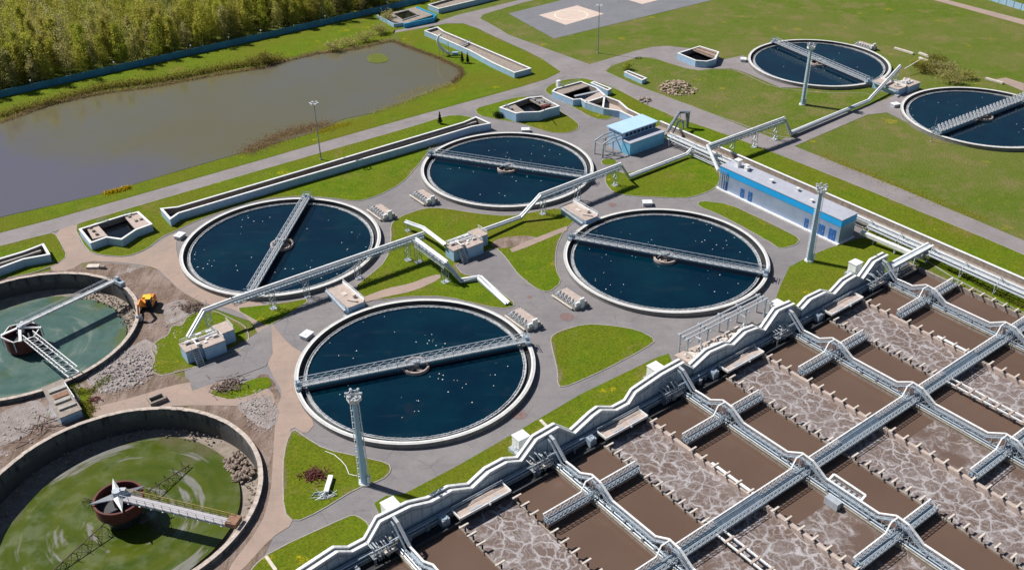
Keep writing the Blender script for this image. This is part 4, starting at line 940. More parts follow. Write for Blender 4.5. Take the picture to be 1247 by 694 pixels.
# pipe rack by the gallery
t = thing('pipe_rack', 'white steel pipe rack on tall frames between the round tank and the gallery', 'pipe rack', A(54, -6.2, 0))
US = (44.6, 49.4, 54.4, 59.0, 64.2)
for u in US:
    m_ = MB()
    for v in (-7.1, -5.3): m_.bar(A(u, v, 0), A(u, v, 3.7), .28)
    m_.bar(A(u, -7.7, 3.5), A(u, -4.7, 3.5), .34, .24)
    m_.bar(A(u, -7.1, 1.6), A(u, -5.3, 3.2), .07); m_.build('frame', M['palegrey'], t)
for v, z in ((-7.1, 3.75), (-6.2, 3.75), (-5.3, 3.75), (-5.7, 3.3)):
    m_ = MB(); m_.tube([A(44.2, v, z), A(64.6, v, z)], .15, 8); m_.build('pipe', M['whitepipe'], t)
for q in ([A(46, -5.3, 3.7), A(46.4, -4.2, 3.6), A(46.6, -3.8, 1.0)], [A(57, -5.3, 3.7), A(57.4, -4.2, 3.4), A(57.6, -3.6, 1.0)], [A(64, -5.3, 3.7), A(66, -4.0, 2.4), A(66, -3.6, 1.0)]):
    m_ = MB(); m_.tube(q, .12, 6); m_.build('riser', M['whitepipe'], t)
t = thing('pump_station', 'pinkish concrete base crowded with machines under the pipe rack', 'pump station', A(51, -4.2, 0))
m_ = MB(); m_.prism([A(42.6, -6.4), A(60.5, -4.9), A(60.5, -2.3), A(43.2, -2.4)], 0, .7); m_.build('slab', M['pinkcon'], t)
rr = random.Random(4)
for k in range(6):
    u = 44.6 + k * 2.3; m_ = MB(); m_.box(A(u, -4.1), .55, .8, .7, 1.5, E1); m_.box(A(u, -3.2), .4, .35, .7, 1.9, E1); m_.tube([A(u + .5, -4.6, 1.2), A(u + .5, -3.0, 1.2)], .25, 10); m_.build('pump', M['kerb'], t)
m_ = MB()
for k in range(16): m_ = MB(); m_.rock(A(rr.uniform(43.5, 60), rr.uniform(-4.8, -2.8), rr.uniform(1.0, 2.0)), rr.uniform(.2, .36), rr, 1); m_.build('fitting', M['white'], t)
# ------------------------------------------------------------------ open channels and chambers
def basin(name, label, cat, px, z, floor_z=.25, mat='palepaint', group=None, floor='dark', t_=.35):
    poly = GP(px, z)
    poly = [Vector((q.x, q.y, 0)) for q in poly]
    if area(poly) < 0: poly = poly[::-1]
    c = sum(poly, Vector()) / len(poly)
    t = thing(name, label, cat, (c.x, c.y, 0), group)
    m_ = MB(); m_.wall(poly, 0, t_ - .07, 0, z - .08); m_.build('wall', M[mat], t)
    m_ = MB(); m_.wall(poly, t_ - .065, t_, 0, z - .085); m_.build('inner_liner', M['oldcon'], t)
    m_ = MB(); m_.wall(poly, -.06, t_ + .08, z - .08, z + .06); m_.build('coping', M['white'], t)
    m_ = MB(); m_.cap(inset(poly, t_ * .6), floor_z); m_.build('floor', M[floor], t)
    return t, poly
def slab(t, px, z, th, mat, name='platform'):
    m_ = MB(); m_.prism(GP(px, z), z - th, z); return m_.build(name, M[mat], t)
def pit(t, px, z, zt, mat='pitshade', name='shaded_pit_floor'):
    m_ = MB(); m_.cap(GP(px, zt), z); return m_.build(name, M[mat], t)

# long channel beside the road
t, poly = basin('open_channel', 'long narrow open channel with pale blue sides between the road and the round tanks', 'channel', [(195, 254), (207, 267.5), (218, 259.8), (350, 220.7), (491.5, 179.7), (575, 154.5), (598, 150.5), (579.7, 142.3), (564, 149), (465, 178.3), (327, 219.3), (216, 251.8)], 1.8, .3)
m_ = MB(); m_.bar(G(208, 257, 1.1), G(580, 149, 1.1), .5, .5); m_.build('middle_beam', M['concrete'], t)
t, poly = basin('open_channel', 'flared end of an open channel at the left edge beside the earth track', 'channel', [(-60, 335), (0, 314.5), (28.5, 306), (53, 296.6), (61, 310), (28.5, 316), (0, 326.5), (-60, 349)], 1.8, .3)
m_ = MB(); m_.bar(G(-60, 341, 1.1), G(50, 306, 1.1), .5, .5); m_.build('middle_beam', M['concrete'], t)
t, poly = basin('open_channel', 'open channel with flared ends on the lawn beside the pond', 'channel', [(516.5, 37.8), (533, 33), (541, 38.5), (566, 49), (600, 63.5), (647, 83.5), (626.5, 89), (600, 77), (572, 62), (535, 45.5)], 1.6, .9, floor='oldcon')
m_ = MB(); m_.bar(G(560, 57, 1.5), G(573, 50.5, 1.5), .7, .2); m_.rail([G(560, 57, 1.6), G(573, 50.5, 1.6)], .8, 1.2); m_.build('footbridge', M['grey'], t)
m_ = MB(); m_.box(G(528, 38, 0), 1.6, 1.0, .9, .95, (.6, -.8, 0)); m_.build('shaded_pit_floor', M['pitshade'], t)
t, poly = basin('open_channel', 'open channel cut by the top edge beside the blue fence', 'channel', [(521, 6.2), (534, 11.2), (580, 0.2), (640, -15), (628, -22), (544, -.5)], 1.7, 1.0, floor='oldcon')
t, poly = basin('trough', 'small pale blue trough on the grass beside a bush', 'trough', [(760, 88), (765, 86.2), (788, 95.4), (782, 98)], 1.3, .5)

# chambers
CH = 'walled inlet chambers'
t, poly = basin('chamber', 'walled chamber with a dark shaded pit on the lawn beside the earth track', 'chamber', [(96, 279), (110, 296.3), (129.7, 289.3), (148, 292), (166, 280), (185.4, 273), (168.6, 257.7), (150.4, 262)], 1.8, .5, group=CH, floor='pitshade')
slab(t, [(105, 277), (116.7, 271.3), (131, 287), (113, 291)], 1.5, .3, 'pinkcon'); slab(t, [(151, 263), (168, 258.8), (183, 272), (166, 279), (163, 277)], 1.6, .3, 'pinkcon')
for q in ((110, 278), (114, 282), (118, 286), (158, 265), (166, 270), (172, 268)): m_ = MB(); m_.box(G(*q, 1.5), .3, .25, 1.5, 1.9, E1); m_.build('fitting', M['oldcon'], t)
m_ = MB(); m_.rail([G(150, 263, 1.8), G(160, 260, 1.8)], .7, 1); m_.rail([G(118, 271, 1.8), G(131, 268, 1.8)], .6, 2); m_.build('guard_rail', M['grey'], t)
t, poly = basin('chamber', 'tall walled chamber with an orange box, on the teardrop lawn by the crossroads', 'chamber', [(608, 131), (628.5, 138.6), (634, 137.4), (657, 136.7), (668.7, 132.8), (681.7, 129.6), (674, 125.3), (660, 117.3), (643, 119)], 2.5, 1.0, group=CH, floor='pitshade')
slab(t, [(609, 130.8), (626, 126.5), (639, 136), (629, 137.8)], 2.2, .3, 'oldcon'); slab(t, [(642, 120), (660, 118), (677, 129), (662, 130.5)], 2.2, .3, 'oldcon')
m_ = MB(); m_.box(G(664.5, 130, 2.5), 1.0, .6, 2.0, 2.9, E1); m_.build('orange_box', M['rust'], t)
m_ = MB(); m_.tube([G(660, 130, 2.2), G(660, 130, 4.6)], .1); m_.build('red_post', M['rust'], t)
for q in ((650, 122), (655, 125), (661, 124), (668, 127), (617, 130), (622, 133)): m_ = MB(); m_.box(G(*q, 2.3), .6, .25, 2.2, 2.75, E2); m_.build('fitting', M['grey'], t)
m_ = MB(); m_.rail([G(644, 120, 2.5), G(660, 118, 2.5), G(672, 125, 2.5)], .7, 1.2); m_.build('guard_rail', M['grey'], t)
t, poly = basin('chamber', 'large walled chamber with a dark pit and walkways behind the blue roofed building', 'chamber', [(672, 111.4), (698, 121.8), (707, 121), (712, 124), (735, 132), (737, 116), (727, 107), (707.6, 99.3), (676, 108)], 1.9, .4, group=CH, floor='pitshade')
slab(t, [(673, 110.5), (707, 100), (718, 104.5), (684, 115.5)], 1.6, .3, 'oldcon'); slab(t, [(709, 123), (731, 111), (737, 116.5), (717, 125.5)], 1.6, .3, 'pinkcon')
m_ = MB(); m_.box(G(680, 105.5, 1.6), .5, .5, 1.5, 3.3, E1); m_.build('white_box', M['white'], t)
m_ = MB(); m_.rail([G(684, 106, 1.9), G(706, 100, 1.9)], .8, 1.5); m_.bar(G(700, 117.5, 1.7), G(730, 111, 1.7), .8, .25); m_.build('walkway', M['palegrey'], t)
t, poly = basin('flume', 'sloping walled flume leading down to the blue roofed building', 'channel', [(712, 124.8), (735, 132.4), (754.5, 135.5), (774, 144.5), (781, 140.3), (765, 132.5), (754.6, 123.4), (745, 120), (737, 116.8)], 1.9, .5, floor='pinkcon')
pit(t, [(716, 124.5), (736, 117.5), (739.5, 129.5), (735, 131)], .54, 1.9, 'pitshade')
t, poly = basin('trough', 'small rectangular walled trough against the large chamber', 'trough', [(719, 101), (723.5, 99.5), (745, 108), (740, 110.5)], 1.7, .8)
t, poly = basin('chamber', 'walled chamber with a brown slatted cover beside the far round tank', 'chamber', [(825, 65), (847, 74.2), (861, 75.2), (871.5, 72.2), (875.5, 63.5), (852, 56.3)], 1.9, .4, group=CH, floor='pitshade')
slab(t, [(842, 60), (852, 57), (875, 64), (871, 71), (862, 68)], 1.75, .3, 'oldcon')
m_ = MB(); m_.bar(G(845, 60, 1.9), G(869, 69, 1.9), .25, .3); m_.bar(G(850, 58.5, 1.9), G(873, 66, 1.9), .25, .3); m_.build('beam', M['rustpale'], t)
# chamber by the fence
t = thing('chamber', 'low chamber with a square dark pit and blue front beside the blue fence', 'chamber', G(500, 22), CH)
slab(t, [(466, 22), (478, 15.5), (507, 8.5), (530, 17.5), (492, 29.5)], 1.0, 1.0, 'oldcon')
m_ = MB(); m_.wall(GP([(492, 29.3), (528, 22), (531.5, 18), (507.5, 8.2)], 1.5), 0, .3, 0, 1.5, False); m_.build('wall', M['blue'], t)
m_ = MB(); m_.wall(GP([(477.6, 17), (498, 12), (510.7, 18), (490, 24.6)], 1.3), 0, .3, .9, 1.3); m_.build('pit_wall', M['concrete'], t)
m_ = MB(); m_.cap(GP([(478.8, 17), (498, 12.6), (509.5, 18), (490, 24)], 1.04), 1.03); m_.build('shaded_pit_floor', M['pitshade'], t)
m_ = MB(); m_.bar(G(459.5, 20.5, .6), G(480, 31.5, .6), .3, 1.2); m_.bar(G(480, 31.5, .6), G(492, 30, .6), .3, 1.2); m_.build('parapet', M['palepaint'], t)

# ------------------------------------------------------------------ canal and pipe rack on the right
t = thing('canal', 'long straight walled canal behind the blue striped building, running to the right edge', 'canal', A(107.6, -30, 0))
for u in (109.5, 106.2):
    a, b = (-78, 48) if u > 107 else (-69, 48)
    m_ = MB(); m_.hexa([*rect(u - .18, u + .18, a, b), *(q + Vector((0, 0, 1.68)) for q in rect(u - .18, u + .18, a, b))]); m_.build('wall', M['oldcon'] if u > 107 else M['concrete'], t)
    m_ = MB(); m_.bar(A(u, a, 1.76), A(u, b, 1.76), .5, .14); m_.build('coping', M['white'], t)
m_ = MB(); m_.cap(rect(106.3, 109.4, -78, 48), .55); m_.build('floor', M['oldcon'], t)
t = thing('pipe_rack', 'long rack of white and grey pipes beside the canal, ending at the right edge', 'pipe rack', A(104, -20, 0))
for u, z, r, mt, v0, v1 in ((105.0, 2.35, .22, 'whitepipe', -70, 48), (104.3, 2.25, .16, 'palegrey', -70, 48), (103.6, 2.3, .26, 'whitepipe', -70, -46), (103.6, 2.3, .26, 'whitepipe', -12, 48), (103.1, 1.8, .18, 'palegrey', -70, -46), (103.1, 1.9, .22, 'palegrey', -12, 48), (105.4, 1.5, .2, 'palegrey', -12, 48), (102.6, 1.1, .14, 'palegrey', -62, -47), (102.6, .7, .14, 'palegrey', -62, -47)):
    m_ = MB(); m_.tube([A(u, v0, z), A(u, v1, z)], r, 8); m_.build('pipe', M[mt], t)
for v in list(range(-68, 48, 7)):
    if -47 < v < -12: continue
    m_ = MB(); w_ = (102.7, 105.4)
    for u in w_: m_.bar(A(u, v, 0), A(u, v, 2.1), .14)
    m_.bar(A(102.4, v, 2.0), A(105.7, v, 2.0), .14, .18); m_.bar(A(102.7, v, .2), A(105.4, v, 1.9), .07)
    if v % 14 == 2 or v % 14 == 9:
        m_.bar(A(103.2, v, 2.1), A(104, v, 3.3), .09); m_.bar(A(105.2, v, 2.1), A(104, v, 3.3), .09); m_.bar(A(104, v, 3.3), A(104, v + 2.4, 2.2), .08)
    m_.build('support', M['palegrey'], t)
t = thing('covered_conveyor', 'long white covered duct from the blue striped building down to the link bridge', 'duct', A(101, 0, 0))
m_ = MB(); m_.path([A(100.4, -11.5, 2.0), A(101.6, -4, 1.5), A(102.0, 1.0, 1.4)], .9, .7); m_.build('casing', M['white'], t)
for v in (-9, -4, .5): m_ = MB(); m_.bar(A(101.3, v, 0), A(101.3, v, 1.2), .3); m_.build('support', M['palegrey'], t)
t = thing('wall_panel', 'white grey retaining wall under the pipe rack at the right edge', 'wall', A(105.9, 25, 0))
m_ = MB(); m_.hexa([*rect(105.75, 105.95, 4, 48), *(q + Vector((0, 0, 1.3)) for q in rect(105.75, 105.95, 4, 48))]); m_.build('panel', M['panel'], t)

# ------------------------------------------------------------------ long blue striped building
def corrugated():
    tt = NT('silver_cladding')
    c = tt.mix(tt.ramp(tt.noise(.4, 4), [(.35, 0.0), (.65, 1.0)]), (.29, .37, .51), (.36, .44, .57))
    wv = tt.n('ShaderNodeTexWave', wave_type='BANDS', bands_direction='X'); wv.inputs['Scale'].default_value = 1.2
    tt.l(tt.mapping(-rad(36.7) + rad(90)), wv.inputs[0])
    return tt.done(c, .4, wv.outputs['Fac'], .5, .05, .25)
M['clad'] = corrugated()
U0, U1, V0, V1, ZR = 95.7, 100.5, -45.4, -13.2, 5.5
t = thing('long_building', 'long silver building with a bright blue stripe under its flat grey roof', 'building', A(98, -29, 0))
m_ = MB(); m_.prism(rect(U0, U1, V0, V1), .35, ZR - 1.5); m_.build('wall', M['clad'], t)
m_ = MB(); m_.prism(rect(U0 - .05, U1 + .05, V0 - .05, V1 + .05), ZR - 1.5, ZR); m_.build('blue_stripe', M['stripe'] if 'stripe' in M else M.setdefault('stripe', plain('stripe_blue', (.01, .36, .78), .45, .06, .5, (.1, .4, .55), .2)), t)
rf = MB(); rf.prism(rect(U0 - .12, U1 + .12, V0 - .12, V1 + .12), ZR, ZR + .12); rf = rf.build('roof', M['roofgrey'], t)
for du, v, h, s in ((2.6, -42.8, 1.5, .55), (3.0, -40.6, .9, .4), (2.4, -40.0, .7, .3), (2.2, -33, .5, .35), (3.4, -27, .5, .3), (1.6, -22, .4, .3)):
    m_ = MB(); m_.box(A(U0 + du, v), s, s, ZR + .12, ZR + .12 + h, E1); m_.box(A(U0 + du, v), s * 1.25, s * 1.25, ZR + .12 + h, ZR + .25 + h, E1); m_.build('roof_vent', M['white'], rf)
m_ = MB(); m_.prism(rect(U0 - .5, U1 + .2, V0 - .3, V1 + .3), 0, .35); m_.build('plinth', M['white'], t)
for v, w_, h in ((-43.5, 1.0, 2.1), (-38.6, 1.0, 2.2), (-36.4, 1.0, 2.3), (-21.3, .9, 2.2), (-17.6, 1.5, 2.4), (-14.9, 1.6, 2.5)):
    m_ = MB(); m_.hexa([*(q + Vector((0, 0, .36)) for q in rect(U0 - .07, U0 + .1, v - w_ / 2, v + w_ / 2)), *(q + Vector((0, 0, .36 + h)) for q in rect(U0 - .07, U0 + .1, v - w_ / 2, v + w_ / 2))])
    d_ = m_.build('door', M['doorblue'], t)
    m_ = MB(); m_.box(A(U0 - .1, v + w_ * .32), .03, .06, 1.3, 1.5, E1); m_.bar(A(U0 - .09, v, .4), A(U0 - .09, v, .36 + h - .05), .04); m_.build('handle', M['palegrey'], d_)
for k in range(4):
    m_ = MB(); m_.tube([A(U0 - .25, -45 + k * .55, .4), A(U0 - .25, -45 + k * .55, 4.9)], .09, 6); m_.build('wall_pipe', M['palegrey'], t)

# ------------------------------------------------------------------ blue roofed building
t = thing('blue_roof_building', 'pale blue building with a light blue roof beside the far round tank', 'building', A(97, -75, 0))
m_ = MB(); m_.prism(rect(92.1, 103.0, -78.0, -73.1), 0, 4.85); m_.build('wall', M['palepaint'], t)
m_ = MB(); m_.prism(rect(91.7, 103.4, -78.5, -72.7), 4.85, 5.1); m_.build('roof', M['roofblue'], t)
m_ = MB(); m_.prism(rect(91.9, 103.2, -73.05, -70.2), 0, 3.1); m_.build('annex_wall', M['blue'] if False else plain('annex_blue', (.16, .48, .68), .55, .12, .7, (.1, .3, .45), .4), t)
m_ = MB(); m_.prism(rect(91.8, 103.3, -73.05, -70.1), 3.1, 3.3); m_.build('annex_roof', M['roofgrey'], t)
for k in range(8):
    u = 93.0 + k * 1.28; m_ = MB(); m_.hexa([*(q + Vector((0, 0, 3.7)) for q in rect(u, u + .95, -73.1, -73.03)), *(q + Vector((0, 0, 4.55)) for q in rect(u, u + .95, -73.1, -73.03))]); f_ = m_.build('window', M['doorblue'], t)
    m_ = MB(); m_.hexa([*(q + Vector((0, 0, 3.78)) for q in rect(u + .07, u + .88, -73.03, -73.0)), *(q + Vector((0, 0, 4.47)) for q in rect(u + .07, u + .88, -73.03, -73.0))]); m_.build('pane', M['glass'], f_)
m_ = MB()
for v in (-76.4, -73.6):
    m_.tube([A(91.9, v, 4.2), A(89.0, v, 4.2), A(86.4, v, 3.5), A(86.2, v, 0)], .18, 8)
    m_.tube([A(91.9, v + .6, 3.6), A(89.0, v + .6, 3.6), A(89.0, v + .6, 0)], .12, 8)
m_.build('outlet_pipe', M['palegrey'], t)
m_ = MB()
for a in ((86.3, -76.6), (86.3, -73.3), (89.2, -76.6), (89.2, -73.3)): m_.bar(A(*a, 0), A(*a, 3.3), .14)
m_.path([A(86.3, -76.6, 3.2), A(89.2, -76.6, 3.2), A(89.2, -73.3, 3.2), A(86.3, -73.3, 3.2), A(86.3, -76.6, 3.2)], .12, .12); m_.rail([A(92, -72.8, .1), A(86, -72.8, .1)], .1, 2); m_.build('pipe_frame', M['palegrey'], t)
t = thing('bent_pipe', 'dark bent pipe on stilts rising from the canal behind the blue roofed building', 'pipe', G(827, 158))
m_ = MB(); m_.tube([A(105, -71, 2.4), A(106, -71, 3.6), A(112.5, -74.5, 4.4), A(114.5, -73.5, 4.4), A(114.6, -73.4, 0)], .35, 8); m_.build('pipe', M['grey'], t)
m_ = MB(); m_.tube([A(106, -70, 2.2), A(110, -72.2, 3.3), A(112, -72.6, 3.0), A(112.2, -72.5, 0)], .2, 8)
for q in ((110.5, -73.3), (113, -74.6)): m_.bar(A(*q, 0), A(*q, 4.1), .15)
m_.build('support', M['palegrey'], t)

# ------------------------------------------------------------------ elevated pipe galleries
def gallery(label, nodes, lattice=(), supports=(), wdt=.8, group='insulated pipe galleries', kind='pipe_gallery'):
    P = [G(*n) for n in nodes]; c = P[0].copy(); c.z = 0
    t = thing(kind, label, 'pipe gallery', c, group)
    m_ = MB()
    for a, b in zip(P, P[1:]):
        d = (b - a).normalized() * .12; s0_ = Vector((-(b - a).y, (b - a).x, 0)).normalized() * wdt * .28; m_.bar(a - d + s0_, b + d + s0_, wdt * .42, .14)
    m_.build('cover', M['white'], t)
    def side(a, b): d = (b - a); d.z = 0; d.normalize(); return Vector((-d.y, d.x, 0)) * (wdt / 2)
    for k in (-.26, .24):
        m_ = MB(); m_.tube([p - Vector((0, 0, .38)) + side(P[max(0, i - 1)], P[min(len(P) - 1, i + 1)]) * 2 * k for i, p in enumerate(P)], (.26 if k < 0 else .2), 10); m_.build('pipe', M['whitepipe'] if k > 0 else M['palegrey'], t)
    for i in lattice:
        a, b = P[i], P[i + 1]; s_ = side(a, b); dn = Vector((0, 0, -1.35)); n = max(2, round((b - a).length / 1.2))
        for k in (-1, 1):
            m_ = MB(); m_.bar(a + s_ * k + dn, b + s_ * k + dn, .1); m_.bar(a + s_ * k, b + s_ * k, .08)
            for j in range(n):
                q, q2 = a.lerp(b, j / n) + s_ * k, a.lerp(b, (j + 1) / n) + s_ * k
                m_.bar(q, q + dn, .07); m_.bar(q + (dn if j % 2 else Vector()), q2 + (Vector() if j % 2 else dn), .07)
            m_.build('truss', M['palegrey'], t)
        m_ = MB(); m_.bar(a + dn * .8, b + dn * .8, wdt * .8, .06); m_.build('walk_deck', M['bluegrey'], t)
    for (i, f) in supports:
        q = P[i].lerp(P[i + 1], f); s_ = side(P[i], P[i + 1]); m_ = MB(); h = q.z - (1.3 if i in lattice else .5)
        dd = Vector((-s_.y, s_.x, 0)).normalized() * .45
        for k in (-1, 1):
            for e in (-1, 1): m_.bar(Vector((q.x, q.y, 0)) + s_ * k + dd * e, Vector((q.x, q.y, h)) + s_ * k + dd * e, .1)
            n = max(2, int(h / .9))
            for j in range(n):
                z0, z1 = h * j / n, h * (j + 1) / n; e = 1 if j % 2 else -1
                m_.bar(Vector((q.x, q.y, z0)) + s_ * k - dd * e, Vector((q.x, q.y, z1)) + s_ * k + dd * e, .06)
        m_.bar(Vector((q.x, q.y, 0)) - s_ * 1.5, Vector((q.x, q.y, 0)) + s_ * 1.5, 1.2, .3); m_.build('support', M['palegrey'], t)
    return t
gallery('pipe gallery from the left valve house passing over the bare earth side tank', [(229, 409, 2.4), (247.5, 377, 5.0), (283, 363.5, 5.0), (516, 283, 5.0)], (2,), ((1, .1), (2, .18), (2, .35), (2, .62), (2, .9)))
gallery('short pipe gallery sloping down from the high gallery to the middle valve house', [(493.5, 268.6, 2.2), (515.5, 276.5, 3.4), (542, 296.5, 3.2)], (), ((0, .1),), .6)
gallery('short covered pipe bridge on tall legs stepping down toward the nearest tank', [(505, 290.5, 5.0), (543, 318.5, 4.8), (561, 340.5, .9), (584, 336.5, .9), (618, 368, .7)], (0,), ((0, .08), (0, .95)), 1.0)
gallery('pipe gallery from the middle valve house climbing over the tank rim to the long building', [(546, 294, 2.4), (634, 263, 1.4), (658, 236.5, 5.0), (756.5, 199, 5.0), (765.5, 214, 1.2), (836, 187, 1.2), (842, 181, 2.4)], (2,), ((2, .03), (2, .45), (2, .93)))
gallery('pipe gallery bridging the straight road and running to the far pump house', [(875, 206, 3.0), (862, 177, 5.0), (955.5, 143, 5.2), (962.5, 161, 1.3), (1058, 121.5, 1.2), (1097, 79.5, 4.6)], (1,), ((1, .32), (1, .62), (1, .9), (4, .9)))

# ------------------------------------------------------------------ valve houses (three stepped blocks)
def valve_house(label, org):
    t = thing('valve_house', label, 'valve house', (0, 0, 0), 'stepped valve houses')
    L_ = lambda u, v, z=0: Vector((u, v, z))
    for (u0, u1, v0, v1, h) in ((0, 2.9, -2.9, .0, 2.5), (2.9, 6.6, -3.7, -.3, 2.5), (6.6, 9.2, -1.6, 1.5, 2.5)):
        m_ = MB(); m_.box(((u0 + u1) / 2, (v0 + v1) / 2), (u1 - u0) / 2, (v1 - v0) / 2, 0, h); m_.build('wall', M['palepaint'], t)
        m_ = MB(); m_.box(((u0 + u1) / 2, (v0 + v1) / 2), (u1 - u0) / 2 + .12, (v1 - v0) / 2 + .12, h, h + .2); m_.build('roof_slab', M['pinkcon'], t)
    m_ = MB(); rr = random.Random(8)
    for i in range(10): m_.box((rr.uniform(.6, 8.8), rr.uniform(-2.6, -.6) if i < 8 else .3), rr.uniform(.15, .6), rr.uniform(.1, .25), 2.7, rr.uniform(2.85, 3.2))
    m_.tube([(.6, -1, 3.0), (6.4, -1, 3.0)], .16, 8); m_.tube([(2.2, -2.6, 3.0), (2.2, -.4, 3.0)], .14, 8); m_.build('roof_pipe', M['white'], t)
    m_ = MB(); m_.rail([(.1, -.0, 2.7), (6.5, 0, 2.7)], .75, 1.4); m_.rail([(9.1, -1.6, 2.7), (9.1, 1.5, 2.7)], .75, 1.4); m_.rail([(6.5, -3.6, 2.7), (6.5, -1.7, 2.7)], .75, 1.2); m_.build('guard_rail', M['white'], t)
    m_ = MB()
    for k in range(8): m_.box((1.5 + k * .02, -3.05 - .22 * k), .55, .12, 2.3 - .3 * k, 2.42 - .3 * k)
    for x in (.95, 2.05): m_.bar((x, -2.9, 2.5), (x, -4.8, .1), .1, .2); m_.bar((x, -2.9, 3.3), (x, -4.8, .9), .07)
    m_.build('stairs', M['palegrey'], t)
    return t
hv = valve_house('stepped valve house with stairs at the left end of the pipe gallery', None)
o = G(232, 443); hv.location = (o.x, o.y, 0); hv.location = o + E2 * -2.9 + E1 * -.3; hv.rotation_euler.z = _a
o = G(554.5, 319) - E2 * 2.9 - E1 * .3
dup(hv, o, _a, 'stepped valve house with stairs in the middle of the four round tanks')
# flat roofed boxes against the tank rims
def rim_house(label):
    t = thing('rim_house', label, 'pump house', (0, 0, 0), 'flat roofed pump houses against the tank rims')
    m_ = MB(); m_.box((0, 0), 4.0, 1.7, 0, 1.75); m_.build('wall', M['palepaint'], t)
    m_ = MB(); m_.box((0, 0), 4.08, 1.78, 1.75, 1.9); m_.build('roof_slab', M['pinkcon'], t)
    m_ = MB(); m_.bar((-4, 1.65, 2.1), (4, 1.65, 2.1), .28, .4); m_.rail([(-4, 1.7, 1.95), (4, 1.7, 1.95)], .8, 1.6); m_.build('parapet', M['white'], t)
    m_ = MB(); m_.tube([(1.8, -.6, 2.05), (3.4, .5, 2.05)], .2, 8); m_.build('roof_pipe', M['kerb'], t)
    m_ = MB(); m_.box((-.5, 0), .6, .4, 1.9, 2.0); m_.build('roof_hatch', M['kerb'], t)
    m_ = MB(); m_.box((1.6, .9), .3, .3, 1.9, 2.5); m_.build('vent', M['kerb'], t)
    m_ = MB(); m_.bar((-3.9, -2.0, 1.8), (3.6, -2.2, 1.2), .5, .2); m_.rail([(-3.9, -1.9, 1.7), (3.4, -2.0, 1.3)], .5, 1.8); m_.box((4.2, -2.3), .5, .5, 0, .5); m_.build('side_duct', M['palegrey'], t)
    return t
rh = rim_house('flat roofed pump house touching the rim of the nearest round tank')
def place_mid(px4, z): c = sum(GP(px4, z), Vector()) / 4; c.z = 0; return c
rh.location = place_mid([(401, 356), (414, 341), (445, 366), (424, 377)], 1.8); rh.rotation_euler.z = _a - rad(90)
dup(rh, place_mid([(681, 253), (700, 242), (730, 264), (712, 272)], 1.8), _a - rad(90), 'flat roofed pump house touching the rim of the tank beside the blue striped building')
dup(rh, place_mid([(1066, 101), (1082, 93), (1100, 104), (1085, 113)], 1.8), _a - rad(90), 'flat roofed pump house under the pipe gallery between the two far tanks')
t = thing('pump_house', 'pale pump house with a cluttered roof between the two far round tanks', 'pump house', G(1107, 113))
c = G(1106, 101, 1.9); m_ = MB(); m_.box(c, 2.6, 2.0, 0, 1.9, E1); m_.build('wall', M['palepaint'], t)
m_ = MB(); m_.box(c, 2.7, 2.1, 1.9, 2.05, E1); m_.build('roof_slab', M['pinkcon'], t)
m_ = MB(); rr = random.Random(9)
for i in range(9): m_.box(c + Vector((rr.uniform(-2, 2), rr.uniform(-1.5, 1.5), 0)), rr.uniform(.2, .5), .2, 2.05, rr.uniform(2.3, 3.0), E1)
m_.rail([c + E1 * 2.6 + E2 * s for s in (-2, 2)], .1, 2); m_.build('roof_fitting', M['white'], t)
# valve pits
def valve_pit(label):
    t = thing('valve_pit', label, 'valve pit', (0, 0, 0), 'valve pits beside the round tanks')
    m_ = MB(); m_.box((0, 0), 3.0, 1.55, 0, .75); m_.build('base', M['concrete'], t)
    m_ = MB(); m_.box((0, .5), 2.9, .95, .75, 1.05); m_.build('roof_slab', M['pinkcon'], t)
    m_ = MB(); m_.box((2.75, .3), .2, .55, .75, 1.95); m_.box((2.75, -.8), .22, .4, .75, 1.5); m_.box((2.95, .3), .14, .4, .0, 1.8); m_.build('gate_frame', M['white'], t)
    m_ = MB(); rr = random.Random(6)
    for k in range(6): x = -2.6 + k * .9; m_.tube([(x, -.2, 1.1), (x + .2, -1.0, 1.15), (x + .3, -1.3, .7)], .14, 8); m_.rock((x + .3, -.9, 1.2), .25, rr, 1)
    m_.build('pipe', M['palegrey'], t)
    m_ = MB(); m_.rail([(-3, -1.6, .75), (2.6, -1.6, .75)], .7, 1.4); m_.rail([(-3.8, 1.9, 0), (-1.2, 1.9, 0)], .8, .9); m_.build('guard_rail', M['grey'], t)
    m_ = MB(); m_.bar((-3.2, -1.85, .5), (2.6, -1.85, .5), .3, .2); m_.bar((-3.0, 1.8, .2), (2.8, 1.8, .2), .3, .3); m_.build('side_beam', M['kerb'], t)
    return t
VP = [((638, 387), 'valve pit on the paved yard right of the nearest round tank'), ((695, 362), 'valve pit left of the round tank beside the blue striped building'), ((465, 257), 'valve pit right of the round tank beside the bare earth'), ((517, 239), 'valve pit left of the round tank behind, beside the lawn'), ((1054, 55), 'valve pit beyond the farthest round tank')]
vp = None
for (px, py), lab in VP:
    q = G(px, py, .9); q.z = 0
    if vp is None: vp = valve_pit(lab); vp.location = q; vp.rotation_euler.z = _a - rad(90)
    else: dup(vp, q, _a - rad(90), lab)
